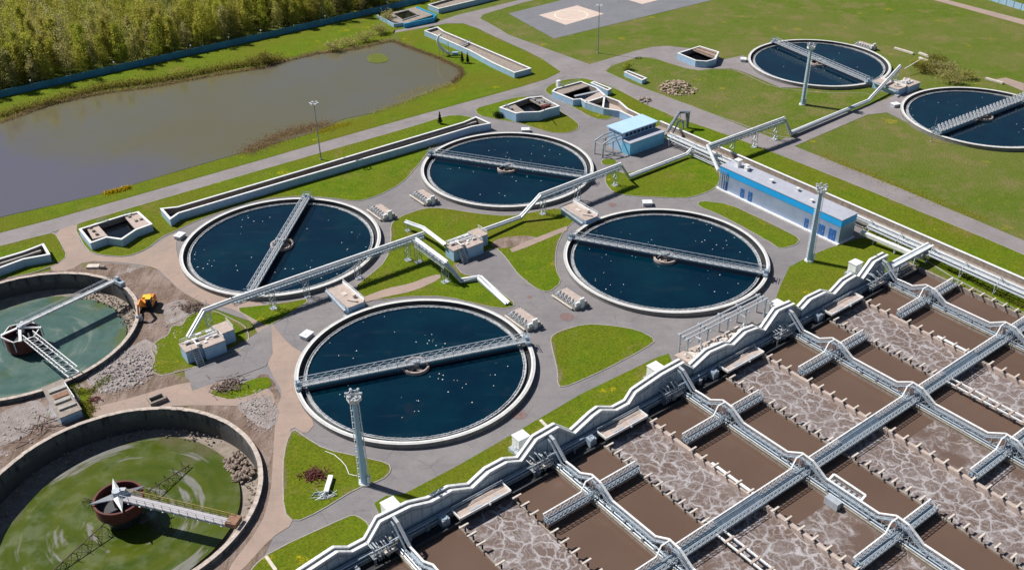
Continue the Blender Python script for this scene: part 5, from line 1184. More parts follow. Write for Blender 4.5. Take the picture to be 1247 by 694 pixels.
# white lidded boxes by the rims
def lid_box(label):
    t = thing('hatch_box', label, 'hatch box', (0, 0, 0), 'white hatch boxes beside the tank rims')
    m_ = MB(); m_.box((0, 0), .95, .75, 0, .75); m_.build('body', M['palegrey'], t)
    m_ = MB(); m_.box((0, 0), 1.05, .85, .75, .9); m_.box((-.3, .2), .35, .3, .9, .96); m_.build('lid', M['white'], t)
    return t
lb0 = None
for (px, py), a, lab in (((374, 411), 60, 'white hatch box left of the nearest round tank'), ((219.5, 290), 70, 'white hatch box left of the tank beside the bare earth'), ((788, 250), 0, 'white hatch box behind the tank beside the blue striped building'), ((640, 161), 0, 'white hatch box behind the tank next to the blue roofed building'), ((905, 75), 75, 'white hatch box left of the farthest round tank'), ((1090, 130), 20, 'white hatch box left of the tank with the glint striped bridge')):
    if lb0 is None: lb0 = lid_box(lab); lb0.location = G(px, py); lb0.rotation_euler.z = rad(a)
    else: dup(lb0, G(px, py), rad(a), lab)

# ------------------------------------------------------------------ masts and lamps
def mast(label):
    t = thing('floodlight_mast', label, 'mast', (0, 0, 0), 'floodlight masts')
    m_ = MB(); m_.cyl((0, 0), .54, .37, .3, 15.2, 10); m_.build('column', M['mast'], t)
    m_ = MB(); m_.cyl((0, 0), .9, .85, 0, .35, 10); m_.build('base', M['white'], t)
    m_ = MB(); m_.cyl((0, 0), .95, .95, 15.2, 15.32, 6); m_.build('platform', M['palegrey'], t)
    m_ = MB(); hx = [Vector((1.02 * math.cos(rad(60 * i)), 1.02 * math.sin(rad(60 * i)), 15.3)) for i in range(6)]
    m_.rail(hx, .95, .6, .07, True, True)
    for a, b in zip(hx, hx[1:] + hx[:1]): m_.bar(a + Vector((0, 0, .3)), b + Vector((0, 0, .3)), .04, .5)
    m_.build('railing', M['white'], t)
    for i in range(6):
        q = hx[i] * 1.0; m_ = MB(); m_.box((q.x * .95, q.y * .95), .22, .14, 16.2, 16.55, (q.x, q.y, 0)); m_.build('floodlight', M['palegrey'], t)
    for s, nm in ((1, 'ladder'), (-1, 'ladder')):
        m_ = MB(); x0 = lambda z: s * (.78 - .2 * z / 15)
        for y in (-.2, .2): m_.bar((x0(.3), y - .1, .3), (x0(15.2), y - .1, 15.2), .06)
        for k in range(28): z = .8 + k * .53; m_.bar((x0(z), -.3, z), (x0(z), .1, z), .05); 
        for k in range(0, 28, 2): z = .8 + k * .53; m_.bar((x0(z), -.1, z), (x0(z) - s * .3, -.05, z), .06)
        m_.build(nm, M['white'], t)
    m_ = MB(); m_.box((.75, -.3), .25, .2, .5, 1.6); m_.build('switch_box', M['white'], t)
    return t
M['mast'] = plain('mast_pale_blue', (.30, .46, .60), .45, .08, .6, (.3, .3, .3), .25)
mt = mast('tall pale blue floodlight mast on the lawn in front of the nearest round tank'); mt.location = G(444, 588)
dup(mt, G(985, 318), rad(20), 'tall floodlight mast in front of the long blue striped building')
dup(mt, G(977, 128), rad(40), 'tall floodlight mast in front of the farthest round tank')
def lamp(label):
    t = thing('lamp_post', label, 'lamp post', (0, 0, 0), 'thin lamp posts')
    m_ = MB(); m_.cyl((0, 0), .17, .09, 0, 14.4, 10); m_.build('pole', M['grey'], t)
    m_ = MB(); m_.ring((0, 0), .75, .9, 14.3, 14.42, 24)
    for i in range(4): a = rad(90 * i); m_.bar((0, 0, 14.35), (.85 * math.cos(a), .85 * math.sin(a), 14.35), .07)
    m_.build('crown_ring', M['palegrey'], t)
    for i in range(6): a = rad(60 * i); m_ = MB(); m_.box((.9 * math.cos(a), .9 * math.sin(a)), .2, .15, 14.15, 14.5, (math.cos(a), math.sin(a), 0)); m_.build('lamp_head', M['white'], t)
    m_ = MB(); m_.cyl((0, 0), .35, .3, 0, .4, 10); m_.build('base', M['concrete'], t)
    return t
lp = lamp('thin lamp post beside the pond road'); lp.location = G(391, 195)
dup(lp, G(728, 65), 0, 'thin lamp post in front of the helipad')
t = thing('pole', 'thin grey pole on the grass before the tank with the glint striped bridge', 'pole', G(1134, 173))
m_ = MB(); m_.cyl(G(1134, 173), .08, .05, 0, 6.5, 8); m_.build('shaft', M['grey'], t); m_ = MB(); m_.cyl(G(1134, 173), .25, .25, 0, .2, 8); m_.build('foot', M['concrete'], t)

# ------------------------------------------------------------------ fences
t = thing('fence', 'long blue board fence between the wood and the pond', 'fence', G(250, 64))
fl = GP([(-120, 145), (0, 119.3), (320, 48), (465, 14.5), (521, 1.5), (620, -22)])
pts = []
for a, b in zip(fl, fl[1:]):
    n = max(1, round((b - a).length / 4)); pts += [a.lerp(b, i / n) for i in range(n)]
pts.append(fl[-1])
m_ = MB()
for a, b in zip(pts, pts[1:]): m_.bar(a + Vector((0, 0, 1.0)), b + Vector((0, 0, 1.0)), .08, 1.9)
m_.build('panel', M['fence'], t)
for q in pts[:95]: m_ = MB(); m_.box(q, .1, .1, 0, 2.1); m_.build('post', M['fence'], t)
fl0 = None
for px, py in ((40, 110.5), (141, 88), (234, 67.3), (280, 57), (319, 48.5), (397, 30.5), (472, 13)):
    lab = 'small white lamp on a short post above the blue fence'
    q = G(px, py)
    if fl0 is None:
        fl0 = thing('fence_lamp', lab, 'lamp', (0, 0, 0), 'small lamps along the blue fence')
        m_ = MB(); m_.cyl((0, 0), .06, .05, 0, 2.7, 6); m_.build('stem', M['grey'], fl0); m_ = MB(); m_.cyl((0, 0), .2, .25, 2.7, 3.05, 8); m_.build('head', M['white'], fl0)
        fl0.location = q
    else: dup(fl0, q)
t = thing('fence', 'pale grey panel fence in the top right corner', 'fence', G(1225, 6))
q0, q1 = G(1190, -4), G(1300, 30); n = 12; m_ = MB()
for i in range(n): m_.bar(q0.lerp(q1, i / n) + Vector((0, 0, 1)), q0.lerp(q1, (i + .97) / n) + Vector((0, 0, 1)), .15, 2.0)
m_.build('panel', M['palepaint'], t)
for i in range(n + 1): m_ = MB(); m_.box(q0.lerp(q1, i / n), .14, .14, 0, 2.2); m_.build('post', M['concrete'], t)

# white goose-neck pipe by the pond
t = thing('gooseneck_pipe', 'white curved goose neck pipe on legs beside the pond', 'pipe', G(541, 68))
b = G(543, 68); r_ = RT.copy(); r_.z = 0; r_.normalize()
m_ = MB(); m_.tube([b + r_ * x + Vector((0, 0, z)) for x, z in ((1.4, .4), (.4, 1.0), (-1.2, 2.2), (-2.1, 3.6), (-2.3, 5.0), (-1.9, 6.0), (-.9, 6.6))], [.5, .45, .42, .38, .33, .3, .28], 10); m_.build('pipe', M['white'], t, smooth=True)
m_ = MB()
for x, h in ((-2.0, 3.4), (-.8, 2.2), (.3, 1.0), (.9, 4.2)): m_.bar(b + r_ * x, b + r_ * x + Vector((0, 0, h)), .12)
m_.bar(b + r_ * -2.0 + Vector((0, 0, 1.5)), b + r_ * .9 + Vector((0, 0, 3.8)), .1); m_.build('leg', M['palegrey'], t)
m_ = MB(); q = b + r_ * 2.9; m_.tube([q + Vector((-.9, .3, .6)), q + Vector((.9, .3, .6))], .55, 12); m_.build('tank', M['palepaint'], t)
# ------------------------------------------------------------------ overflow chamber between the dry tanks
t = thing('overflow_chamber', 'weathered concrete overflow chamber between the two drained tanks', 'chamber', G(85, 490))
px = [(51.6, 472), (76, 461.6), (98.5, 498), (72.6, 508.5)]
m_ = MB(); m_.prism(GP(px, 1.6), 0, 1.6); m_.build('body', M['palepaint'], t)
pz = GP(px, 1.75); m_ = MB(); m_.prism(inset([Vector((q.x, q.y, 0)) for q in (pz if area(pz) > 0 else pz[::-1])], -.12), 1.6, 1.75); m_.build('roof_slab', M['oldcon'], t)
m_ = MB()
for q, hx, hy in (((70, 474), 1.4, .5), ((76, 488), 1.2, .4), ((82, 495), 1.3, .35)): m_.box(G(*q, 1.8), hx, hy, 1.75, 2.05, E1)
m_.build('hatch', M['concrete'], t)
m_ = MB(); m_.box(G(74, 481, 1.8), 1.1, .6, 1.75, 1.9, E1); m_.build('orange_patch', M['rustpale'], t)
m_ = MB(); m_.rail([G(80, 470, 1.75), G(92, 488, 1.75)], .8, .9, .09); m_.build('guard_rail', M['white'], t)
t = thing('low_hatch', 'low concrete hatch frame on the bare earth behind the bottom left tank', 'hatch', G(190, 490)); c = G(192, 489)
m_ = MB(); m_.wall([c + E1 * a + E2 * b for a, b in ((-1.3, -.9), (1.3, -.9), (1.3, .9), (-1.3, .9))], 0, .25, 0, .8); m_.build('frame', M['oldcon'], t); m_ = MB(); m_.box(c, 1.0, .6, .1, .3, E1); m_.build('cover', M['dark'], t)
t = thing('concrete_slab', 'small concrete slab beside the rim of the teal tank', 'slab', G(113, 327)); c = G(114, 326)
m_ = MB(); m_.box(c, 1.2, .6, 0, .5); m_.build('slab', M['kerb'], t)
m_ = MB(); m_.box(c + Vector((2, -.5, 0)), .5, .3, 0, .7); m_.build('stub', M['oldcon'], t)

# ------------------------------------------------------------------ excavator
ex = thing('excavator', 'orange crawler excavator working beside the rim of the teal tank', 'excavator', (0, 0, 0))
for s in (-1, 1):
    m_ = MB(); pr = []
    for i in range(24):
        a = 2 * math.pi * i / 24; x = .42 * math.cos(a) + (1.15 if math.cos(a) > 0 else -1.15); pr.append((x, .42 + .42 * math.sin(a)))
    n = len(pr); m_.add([(x, s * 1.0 + y, z) for y in (-.24, .24) for x, z in pr], [tuple(range(n))[::-1], tuple(range(n, 2 * n))] + [(i, (i + 1) % n, n + (i + 1) % n, n + i) for i in range(n)]); m_.build('track', M['black'], ex)
m_ = MB(); m_.box((0, 0), .9, .8, .4, .85); m_.build('undercarriage', M['black'], ex)
m_ = MB(); m_.box((-.35, 0), 1.35, 1.2, .9, 1.75, None, .95); m_.box((-1.1, .35), .75, .75, 1.7, 2.0, None, .85); b_ = m_.build('body', M['orange'], ex)
m_ = MB(); m_.box((-.9, -.2), .55, .75, 1.76, 2.12, None, .9); m_.build('engine_cover', M['yellow'], ex)
m_ = MB(); m_.box((-1.75, 0), .28, 1.15, .85, 1.7, None, .9); m_.build('counterweight', M['orange'], ex)
m_ = MB(); m_.box((.55, .62), .65, .5, 1.0, 2.6, None, .88); cb = m_.build('cab', M['glass'], ex)
m_ = MB(); m_.box((.55, .62), .62, .48, 2.6, 2.68); m_.build('cab_roof', M['yellow'], cb)
m_ = MB(); m_.path([(.9, -.25, 1.3), (2.4, -.25, 3.3), (3.9, -.25, 2.9)], .3, .42); m_.build('boom', M['orange'], ex)
m_ = MB(); m_.bar((1.1, -.25, 1.5), (2.3, -.25, 2.7), .14); m_.bar((3.7, -.25, 3.2), (4.5, -.25, 1.5), .25, .32); m_.build('stick', M['orange'], ex)
m_ = MB(); m_.hexa([Vector(q) for q in ((4.2, -.7, .5), (4.9, -.7, .35), (4.9, .2, .35), (4.2, .2, .5), (4.15, -.7, 1.4), (4.75, -.7, 1.45), (4.75, .2, 1.45), (4.15, .2, 1.4))]); m_.build('bucket', M['palegrey'], ex)
a = G(181, 375); b = G(172.5, 392); d = b - a; ex.location = a; ex.rotation_euler.z = math.atan2(d.y, d.x); OFF[ex] = Vector(a)

# ------------------------------------------------------------------ rubble, brush and scrap
def heap(name, label, cat, px, n, r, rnd_, h, mat, kind='stuff', flat=.7):
    p = GP(px); c = sum(p, Vector()) / len(p); m_ = MB(); xs = [q.x for q in p]; ys = [q.y for q in p]; k = 0; pp = [Vector((q.x, q.y, 0)) for q in p]
    def inside(x, y):
        w_ = False
        for a, b in zip(pp, pp[1:] + pp[:1]):
            if (a.y > y) != (b.y > y) and x < (b.x - a.x) * (y - a.y) / (b.y - a.y) + a.x: w_ = not w_
        return w_
    rad_ = max((q - c).length for q in pp)
    while k < n:
        x, y = rnd_.uniform(min(xs), max(xs)), rnd_.uniform(min(ys), max(ys))
        if not inside(x, y): continue
        k += 1; f = max(0, 1 - math.hypot(x - c.x, y - c.y) / rad_); s = r * rnd_.uniform(.35, 1.3) * (1 if rnd_.random() > .1 else 1.7)
        m_.rock((x, y, .05 + h * f * rnd_.uniform(.3, 1)), s, rnd_, flat)
    o = m_.build(name, mat, None, (c.x, c.y, 0)); return tag(o, label, cat, None, kind)
R_ = random.Random(21)
heap('rubble', 'grey broken concrete rubble spread over the bare earth between the drained tanks', 'rubble', [(118, 446), (150, 428), (172, 420), (186, 436), (192, 455), (175, 470), (140, 482), (112, 478)], 620, .17, R_, .4, M['rock'])
heap('rubble', 'finer rubble strewn near the excavator', 'rubble', [(170, 400), (215, 370), (240, 372), (235, 395), (200, 425), (178, 428)], 120, .13, R_, .1, M['rock'])
heap('rubble', 'scattered stones at the left edge between the drained tanks', 'rubble', [(0, 505), (50, 485), (70, 510), (40, 545), (0, 560)], 110, .18, R_, .15, M['rock'])
heap('rubble', 'pale crushed stones left of the nearest round tank', 'rubble', [(285, 485), (325, 470), (338, 500), (330, 530), (300, 520), (290, 495)], 260, .13, R_, .2, M['rock'])
heap('earth_mound', 'pale earth and branch mound on the grass before the far chamber', 'mound', [(803, 106), (812, 99), (828, 98), (840, 104), (851, 110), (838, 118), (818, 117), (805, 113)], 320, .34, R_, 1.5, plain('pale_rubble', (.40, .31, .23), .95, .3, 1.5, (.2, .15, .1), .5))
heap('debris', 'small heap of dark stones on the grass beside the straight road', 'debris', [(778, 119), (790, 119), (795, 125), (786, 128), (778, 124)], 30, .4, R_, .5, M['oldcon'])
def heapz(name, label, ctr, a0, a1, r0, r1, n, size, z, mat):
    m_ = MB()
    for i in range(n):
        a, r = rad(R_.uniform(a0, a1)), R_.uniform(r0, r1); m_.rock((ctr[0] + r * math.cos(a), ctr[1] + r * math.sin(a), z + .35 + (r - 15) * .12 + R_.uniform(0, .4)), size * R_.uniform(.4, 1.4), R_, .8)
    o = m_.build(name, mat, None, (ctr[0], ctr[1], z)); tag(o, label, 'rubble', None, 'stuff')
heapz('rubble', 'dark rubble heap on the right side inside the bottom left drained tank', D2, 26, 46, 15.8, 18.9, 160, .34, Z2, M['clod'])
heapz('rubble', 'stones along the foot of the shaded wall inside the bottom left drained tank', D2, 60, 200, 17.2, 19.2, 220, .17, Z2, M['clod'])
heapz('rubble', 'clods along the sediment inside the bottom left drained tank on the right', D2, -40, 24, 17.0, 19.2, 120, .14, Z2, M['clod'])
heapz('rubble', 'clods of sediment inside the teal drained tank', D1, 20, 80, 16.2, 19.0, 170, .17, Z1, M['clod'])
def brush(name, label, ctr, rx, n, L_, mat, cat='brushwood', h=.6, kind='stuff'):
    c = G(*ctr); m_ = MB()
    for i in range(n):
        a, b = R_.uniform(0, 6.28), R_.uniform(-.35, .8); l = L_ * R_.uniform(.4, 1); q = c + Vector((R_.gauss(0, rx * .5), R_.gauss(0, rx * .4), R_.uniform(.1, h)))
        d = Vector((math.cos(a) * math.cos(b), math.sin(a) * math.cos(b), math.sin(b))) * l / 2; m_.bar(q - d, q + d, R_.uniform(.04, .12))
    o = m_.build(name, mat, None, c); return tag(o, label, cat, None, kind)
brush('brushwood', 'heap of cut branches beside the excavator lane', (232, 375), 2.2, 140, 1.6, M['wood'])
brush('brushwood', 'heap of dark timber and roots beside the paved pad', (276, 471), 2.4, 160, 1.5, M['wood'])
brush('brushwood', 'broken timber lying behind the bottom left tank', (48, 523), 2.6, 26, 4.5, M['wood'], h=.4)
brush('scrap', 'tangle of rusty pipes on the lawn beside a white board', (383, 579), 1.7, 130, 1.4, M['rust'], 'scrap')
brush('scrap', 'loose grey metal strips below the white board on the lawn', (394, 604), 1.2, 40, 1.6, M['palegrey'], 'scrap', .3)
brush('debris', 'red scrap beside the overflow chamber', (115, 488), 1.0, 40, .9, M['rust'], 'scrap', .3)
t = thing('board', 'long white board propped on the rusty scrap on the lawn', 'board', G(399, 592)); a, b = G(403, 579, .5), G(397, 599, .5)
m_ = MB(); m_.bar(a, b, .7, .35); m_.build('panel', M['white'], t); m_ = MB(); m_.bar(a - Vector((0, 0, .3)), b - Vector((0, 0, .3)), .4, .25); m_.build('frame', M['rustpale'], t)
o = MB()
a, b = G(396, 549, .16), G(425, 577, .16); mid = a.lerp(b, .5) + Vector((.5, .5, 0)); o.path([a, a.lerp(mid, .5) + Vector((.15, .2, 0)), mid, mid.lerp(b, .5) + Vector((.1, .25, 0)), b, G(439, 580, .18)], .09, .05)
tag(o.build('tape', M['white'], None, G(410, 563)), 'thin line of white tape across the lawn toward the nearest mast', 'tape')
t = thing('footboard', 'narrow concrete plank crossing the lawn strip beside the gallery', 'plank', G(660, 516)); m_ = MB(); m_.bar(G(658, 511, .2), G(666, 519, .2), .5, .12); m_.build('plank', M['kerb'], t)
t = thing('footboard', 'narrow concrete plank crossing the lawn at the bottom edge', 'plank', G(330, 685)); m_ = MB(); m_.bar(G(324, 677, .2), G(336, 694, .2), .45, .12); m_.build('plank', M['kerb'], t)
for (a, b), lab in ((((1089, 60), (1112, 67)), 'grey concrete beam lying on the grass beside the far valve pit'), (((1119, 66), (1132, 71)), 'short pale slab lying beside the brown shrubs, upper of two'), (((1119, 72), (1129, 76)), 'short pale slab lying beside the brown shrubs, lower of two'), (((1200, 97), (1221, 103)), 'long pale slab lying behind the tank at the right edge'), (((1100, 92), (1120, 84)), 'thin white pole leaning from the far pump house over the grass')):
    m_ = MB(); thin = 'pole' in lab; p0, p1 = G(*a), G(*b); p0.z, p1.z = (1.9, 3.0) if thin else (.35, .35)
    m_.bar(p0, p1, .15 if thin else .7, .15 if thin else .5); tag(m_.build('pole' if thin else 'concrete_slab', M['white'] if thin else M['kerb'], None, (p0.x, p0.y, 0)), lab, 'pole' if thin else 'slab')

# ------------------------------------------------------------------ vegetation
rng = np.random.default_rng(5)
def leaves(n, centre_fn, size, up=.3):
    c = centre_fn(n); m = len(c)
    d1 = rng.normal(size=(m, 3)); d1 /= np.linalg.norm(d1, axis=1)[:, None]
    d2 = rng.normal(size=(m, 3)); d2[:, 2] += up; d2 -= d1 * (d1 * d2).sum(1)[:, None]; d2 /= np.linalg.norm(d2, axis=1)[:, None]
    s = size * rng.uniform(.6, 1.4, (m, 1))
    v = np.stack([c - d1 * s, c + d2 * s * .55, c + d1 * s, c - d2 * s * .55], 1).reshape(-1, 3)
    return v
def quads_mesh(name, v, mat):
    n = len(v) // 4; me = bpy.data.meshes.new(name)
    me.vertices.add(len(v)); me.vertices.foreach_set('co', np.asarray(v, dtype=np.float32).ravel())
    me.loops.add(len(v)); me.loops.foreach_set('vertex_index', np.arange(len(v), dtype=np.int32))
    me.polygons.add(n); me.polygons.foreach_set('loop_start', np.arange(0, len(v), 4, dtype=np.int32)); me.polygons.foreach_set('loop_total', np.full(n, 4, dtype=np.int32))
    me.materials.append(mat); me.update(calc_edges=True); return me
def obj_of(name, me, parent=None, loc=(0, 0, 0)):
    o = bpy.data.objects.new(name, me); COL.objects.link(o); o.parent = parent; o.location = loc; OFF[o] = Vector(loc); return o
def crown_fn(h0, h1, r, clumps, seed):
    g = np.random.default_rng(seed); k = clumps
    t_ = g.uniform(0, 1, k); z = h0 + (h1 - h0) * t_; rr = r * np.sqrt(np.clip(1 - (t_ * 1.0) ** 1.6, .06, 1)) * (.45 + .55 * np.clip(t_ * 3, 0, 1)); a = g.uniform(0, 6.28, k); q = np.sqrt(g.uniform(0, 1, k)) * rr
    cc = np.stack([q * np.cos(a), q * np.sin(a), z], 1); cs = g.uniform(.28, .6, k) * r * .55
    def fn(n):
        i = rng.integers(0, k, n); return cc[i] + rng.normal(size=(n, 3)) * cs[i][:, None] * np.array([.8, .8, 1.1])
    return fn, cc
def tree(h, r, nl, size, seed, mat, lab, grp, h0=.14, clumps=44):
    t = thing('tree', lab, 'tree', (0, 0, 0), grp); fn, cc = crown_fn(h * h0, h, r, clumps, seed)
    obj_of('crown', quads_mesh('crown', leaves(nl, fn, size), mat), t)
    m_ = MB(); g = random.Random(seed); m_.tube([(0, 0, 0), (g.uniform(-.1, .1), g.uniform(-.1, .1), h * .5), (g.uniform(-.2, .2), g.uniform(-.2, .2), h * .95)], [.13, .09, .02], 6)
    for i in range(12): c = cc[i]; z0 = max(.3, c[2] - g.uniform(.6, 1.8)); m_.tube([(0, 0, z0), tuple(c)], [.045, .015], 4)
    m_.build('trunk', M['bark'], t); return t
WOOD = 'trees of the wood behind the blue fence'
kinds = [('slender yellow green spring tree in the wood behind the blue fence', M['leaf'], .22), ('bare brownish spring tree in the wood behind the blue fence', M['leafbrown'], .25), ('dull green tree in the wood behind the blue fence', M['leafgreen'], .2)]
protos = []
for i in range(9):
    k = [0, 0, 0, 0, 1, 1, 2, 0, 1][i]
    tr = tree(R_.uniform(8.5, 13), R_.uniform(1.7, 2.8), [2600, 2600, 2600, 2600, 1700, 1700, 2800, 2600, 1700][i], .19, 100 + i, kinds[k][1], kinds[k][0], WOOD); protos.append((tr, k))
fpts = [fl[0], fl[1], fl[2], fl[3], fl[4], fl[5]]
def far_side(x, y, off):      # behind the fence by at least off
    for a, b in zip(fl, fl[1:]):
        d = (b - a); d.z = 0; d.normalize(); nrm = Vector((-d.y, d.x, 0)); q = Vector((x, y, 0)) - a; s = q.dot(d)
        if -1e9 < s and 0 <= s <= (b - a).length: return q.dot(nrm)
    return -1
cand = []
while len(cand) < 3000:
    x, y = R_.uniform(-300, 0), R_.uniform(225, 480); d = far_side(x, y, 0)
    if d > 3.5 and d < 130: cand.append((d, x, y))
# thin out by spacing
cell = {}; spots = []
for d, x, y in sorted(cand):
    k = (int(x // 2.3), int(y // 2.3))
    if any((k[0] + i, k[1] + j) in cell and math.hypot(cell[(k[0] + i, k[1] + j)][0] - x, cell[(k[0] + i, k[1] + j)][1] - y) < 2.2 for i in (-1, 0, 1) for j in (-1, 0, 1)): continue
    cell[k] = (x, y); q = Vector((x, y, 4)) - Vector((0, 0, CAMH)); dz = q.dot(FW)
    sx, sy = PW / 2 + FOC * q.dot(RT) / dz, PH / 2 - FOC * q.dot(UP) / dz
    if -40 < sx < 700 and sy > -60: spots.append((d, x, y, sx, sy))
print('forest spots', len(spots))
near = spots[:290]; rest = spots[290:]
for i, (d, x, y, sx, sy) in enumerate(near):
    k = R_.choice((0, 1, 2, 3, 7, 4, 5, 6, 8)) if i >= 9 else i
    s = R_.uniform(.75, 1.2); tr, kd = protos[k]
    if i < 9: tr.location = (x, y, 0); tr.rotation_euler.z = R_.uniform(0, 6.28)
    else: dup(tr, (x, y, 0), R_.uniform(0, 6.28), None, (s, s, s * R_.uniform(.85, 1.2)))
bases = [np.array([list(v.co) for v in tr.children[0].data.vertices]) if tr.children[0].name.startswith('crown') else np.array([list(v.co) for v in tr.children[1].data.vertices]) for tr, _ in protos]
def rest_obj(sel, mat, lab):
    vv = []
    for (d, x, y, sx, sy) in sel:
        b = bases[R_.randrange(9)].reshape(-1, 4, 3)[::3].reshape(-1, 3); a = R_.uniform(0, 6.28); s = R_.uniform(.8, 1.2); ca, sa = math.cos(a) * s, math.sin(a) * s
        vv.append(np.stack([b[:, 0] * ca - b[:, 1] * sa + x, b[:, 0] * sa + b[:, 1] * ca + y, b[:, 2] * s], 1))
    if vv:
        v = np.concatenate(vv); o = obj_of('wood', quads_mesh('wood', v, mat)); tag(o, lab, 'wood', None, 'stuff')
rest_obj(rest[0::5], M['leafgreen'], 'dull green part of the wood rising far behind the blue fence'); rest_obj(rest[1::5] + rest[3::5], M['leafbrown'], 'bare brown part of the wood far behind the blue fence'); rest_obj(rest[2::5] + rest[4::5], M['leaf'], 'yellow green part of the wood far behind the blue fence')
# undergrowth of the wood
vv = []
for d, x, y, sx, sy in spots:
    c0 = np.array([x, y, .5]); vv.append(leaves(60, lambda n: c0 + rng.normal(size=(n, 3)) * np.array([1.3, 1.3, .8]), .24))
o = obj_of('undergrowth', quads_mesh('undergrowth', np.concatenate(vv), M['leafbrown'])); tag(o, 'brown undergrowth on the floor of the wood', 'undergrowth', None, 'stuff')
# conifers and bushes
def conifer(label, loc, h, r):
    t = thing('conifer', label, 'conifer', loc, 'small dark conifers')
    def fn(n):
        z = rng.uniform(.05, 1, n) ** .8; rr = r * (1 - z) * (.75 + .3 * np.sin(z * 30)); a = rng.uniform(0, 6.28, n); q = np.sqrt(rng.uniform(.2, 1, n)) * rr
        return np.stack([q * np.cos(a), q * np.sin(a), z * h + .1], 1)
    obj_of('crown', quads_mesh('crown', leaves(1600, fn, .12, -.3), M['conifer']), t)
    m_ = MB(); m_.tube([(0, 0, 0), (0, 0, h * .9)], [.12, .02], 6); o = m_.build('trunk', M['bark']); o.parent = t
conifer('small dark conifer beside the pond channel, taller of the two', G(563, 77), 3.4, .9)
conifer('small dark conifer beside the pond channel, right and smaller one', G(569.5, 77), 3.0, .8)
conifer('single dark conifer on the lawn between the pond road and the long channel', G(536, 151.5), 3.3, .9)
def bush(label, px, py, r, h, mat, n=700, grp='shrubs', z=0, name='shrub'):
    t = thing(name, label, 'shrub', G(px, py, z), grp); g = np.random.default_rng(int(px * 7 + py)); k = 9
    a = g.uniform(0, 6.28, k); q = np.sqrt(g.uniform(0, 1, k)) * r; cc = np.stack([q * np.cos(a), q * np.sin(a), g.uniform(.25, .85, k) * h], 1)
    fn = lambda n_: np.abs((lambda i: cc[i] + rng.normal(size=(n_, 3)) * np.array([r * .3, r * .3, h * .2]))(rng.integers(0, k, n_)) * np.array([1, 1, 1])) * np.array([1, 1, 1]) if False else (lambda i: cc[i] + rng.normal(size=(n_, 3)) * np.array([r * .3, r * .3, h * .17]))(rng.integers(0, k, n_))
    obj_of('foliage', quads_mesh('foliage', leaves(n, fn, .13 + .03 * r), mat), t)
    m_ = MB()
    for i in range(k): m_.tube([(0, 0, 0), tuple(cc[i])], [.05, .015], 4)
    o = m_.build('stem', M['bark']); o.parent = t
bush('round green bush behind the small trough', 763.5, 86, 1.2, 2.2, M['leafgreen'])
bush('dark green bush against the tall walled chamber', 607, 143, 1.1, 1.7, M['conifer'])
bush('brownish green bush leaning on the low chamber by the fence', 472, 26, 2.0, 3.2, M['leafbrown'], 900)
bush('yellow green bush beside the low chamber by the fence', 530, 6, 1.6, 3.0, M['leaf'], 700)
bl = ['large brown twiggy shrub right of the far pump house', 'yellow green shrub left in the clump between the two far tanks', 'brown shrub in front of the clump between the two far tanks', 'low brown shrub at the right end of the clump behind the glint striped bridge tank', 'pale green shrub at the back of the clump between the two far tanks', 'small olive shrub below the fallen slabs']
for (px, py, r, h, mt_), lab in zip(((1150, 92, 3.2, 3.6, 'leafbrown'), (1128, 88, 2.4, 3.0, 'weed'), (1158, 101, 2.6, 3.0, 'leafbrown'), (1178, 97, 2.2, 2.2, 'leafbrown'), (1140, 80, 2.5, 2.8, 'weed'), (1117, 79, 1.8, 1.8, 'leaf')), bl): bush(lab, px, py, r, h, M[mt_], 1100, 'shrubs between the two far tanks')
pb = ['grey brown shrub on the far pond bank, leftmost of the dark clump', 'grey brown shrub on the far pond bank, second of the dark clump', 'grey brown shrub on the far pond bank, third of the dark clump', 'tall grey brown shrub at the corner of the pond', 'olive shrub standing on the far pond bank beside the sandy spot', 'olive shrub on the far pond bank left of the sandy spot']
for (px, py, mt_), lab in zip(((408, 62, 'leafbrown'), (428, 56, 'leafbrown'), (445, 50, 'leafbrown'), (464, 43, 'leafbrown'), (327, 77, 'weed'), (313, 80, 'weed')), pb): bush(lab, px, py, 2.4, 2.8, M[mt_], 1000, 'shrubs on the far pond bank')
# reeds along the pond, weeds on the lawns
def fringe(name, label, px, n, wdt, h, mat, size):
    p = GP(px); seg = [(a, b, (b - a).length) for a, b in zip(p, p[1:])]; tot = sum(s[2] for s in seg)
    cs = []
    for a, b, l in seg:
        k = int(n * l / tot); f = rng.uniform(0, 1, (k, 1)); A_, B_ = np.array(a), np.array(b); q = A_ + (B_ - A_) * f; q[:, :2] += rng.normal(size=(k, 2)) * wdt * .5 * (0.5 + rng.uniform(0, 1, (k, 1))); q[:, 2] = np.abs(rng.normal(size=k)) * h * .5 + .05; cs.append(q)
    c = np.concatenate(cs); o = obj_of(name, quads_mesh(name, leaves(len(c), lambda m: c, size, 1.2), mat)); tag(o, label, 'reeds', None, 'stuff')
fringe('reeds', 'dry brown reeds along the far bank of the pond', [(0, 150), (65, 127), (124, 114.5), (181, 107), (223, 99.5), (272, 90.5), (320, 83.5), (338, 77.5), (385, 66), (432, 60.5), (478, 50)], 9000, 1.0, .8, M['reed'], .16)
fringe('reeds', 'olive shrubs and weeds above the far bank of the pond', [(0, 143), (124, 109), (200, 99), (272, 85), (320, 77), (345, 74)], 14000, 1.6, 1.9, M['weed'], .19)
fringe('reeds', 'reddish reeds round the corner of the pond', [(478, 50), (492, 56), (533, 71), (559, 83), (563, 91), (551, 102)], 5000, 1.1, .5, M['reed'], .14)
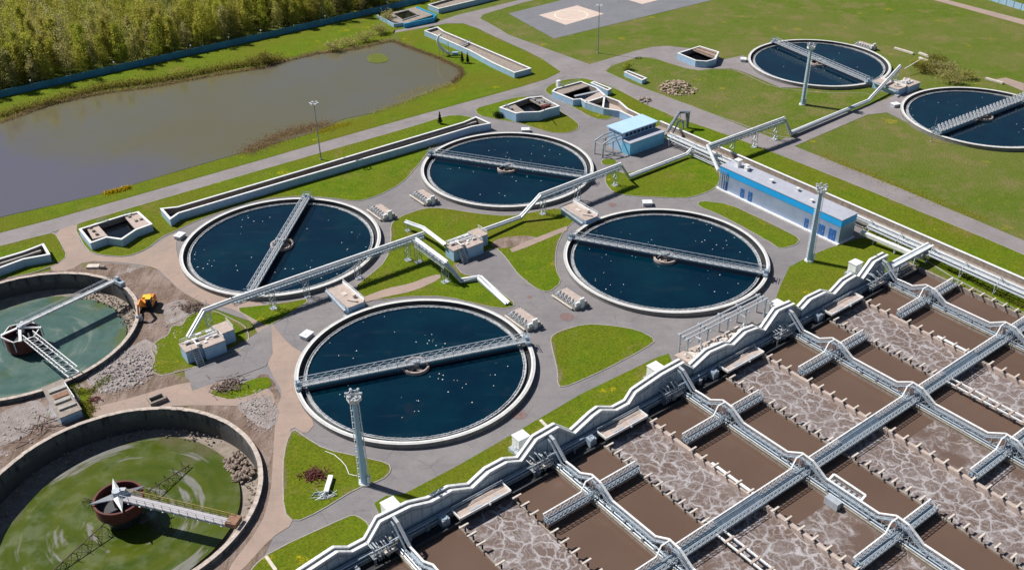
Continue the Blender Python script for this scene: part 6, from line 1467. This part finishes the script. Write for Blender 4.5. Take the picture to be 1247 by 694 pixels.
fringe('reeds', 'dark low reeds along the near bank of the pond', [(551, 102), (525, 112), (492, 125), (455, 138)], 2200, 1.4, .3, M['leafbrown'], .13)
fringe('reeds', 'reddish reed bed in the near corner of the pond', [(300, 186), (330, 172), (350, 163), (380, 156), (398, 152)], 7000, 3.2, .3, M['reed'], .14)
fringe('flowers', 'yellow flowers along the near bank beside the lamp post', [(385, 162), (400, 158), (425, 150)], 1200, 1.6, .3, M['flower'], .12)
fringe('flowers', 'bright yellow flower patch on the near bank of the pond', [(129, 236), (143, 233), (157, 229)], 3000, .7, .4, M['flower'], .16)
fringe('flowers', 'yellow dandelions on the road verge before the helipad', [(480, 122), (520, 106), (565, 105)], 500, 2.0, .2, M['flower'], .12)
fringe('flowers', 'yellow dandelions along the straight road to the right', [(1000, 189), (1060, 213), (1100, 229.5), (1150, 249.5), (1200, 269)], 2200, 2.2, .15, M['flower'], .11)
fringe('weeds', 'green weeds at the foot of the wall on the right', [(1155, 330), (1175, 338), (1200, 352), (1247, 376)], 2600, .6, .5, M['weed'], .14)
fringe('weeds', 'weeds along the rim between the drained tanks', [(100, 490), (112, 500), (104, 512)], 900, .8, .3, M['weed'], .14)
fringe('weeds', 'weeds in the rubble beside the overflow chamber', [(84, 467), (95, 480), (110, 478), (135, 458)], 1200, 1.0, .3, M['weed'], .14)
def scatter(name, label, px, n, h, mat, size):
    p = GP(px); xs = [q.x for q in p]; ys = [q.y for q in p]; x, y = rng.uniform(min(xs), max(xs), n * 3), rng.uniform(min(ys), max(ys), n * 3); ins = np.zeros(n * 3, bool)
    for a, b in zip(p, p[1:] + p[:1]):
        cnd = ((a.y > y) != (b.y > y)) & (x < (b.x - a.x) * (y - a.y) / (b.y - a.y + 1e-9) + a.x); ins ^= cnd
    x, y = x[ins][:n], y[ins][:n]; c = np.stack([x, y, .12 + np.abs(rng.normal(size=len(x))) * h], 1)
    o = obj_of(name, quads_mesh(name, leaves(len(c), lambda m: c, size, 1.5), mat)); tag(o, label, 'grass', None, 'stuff')
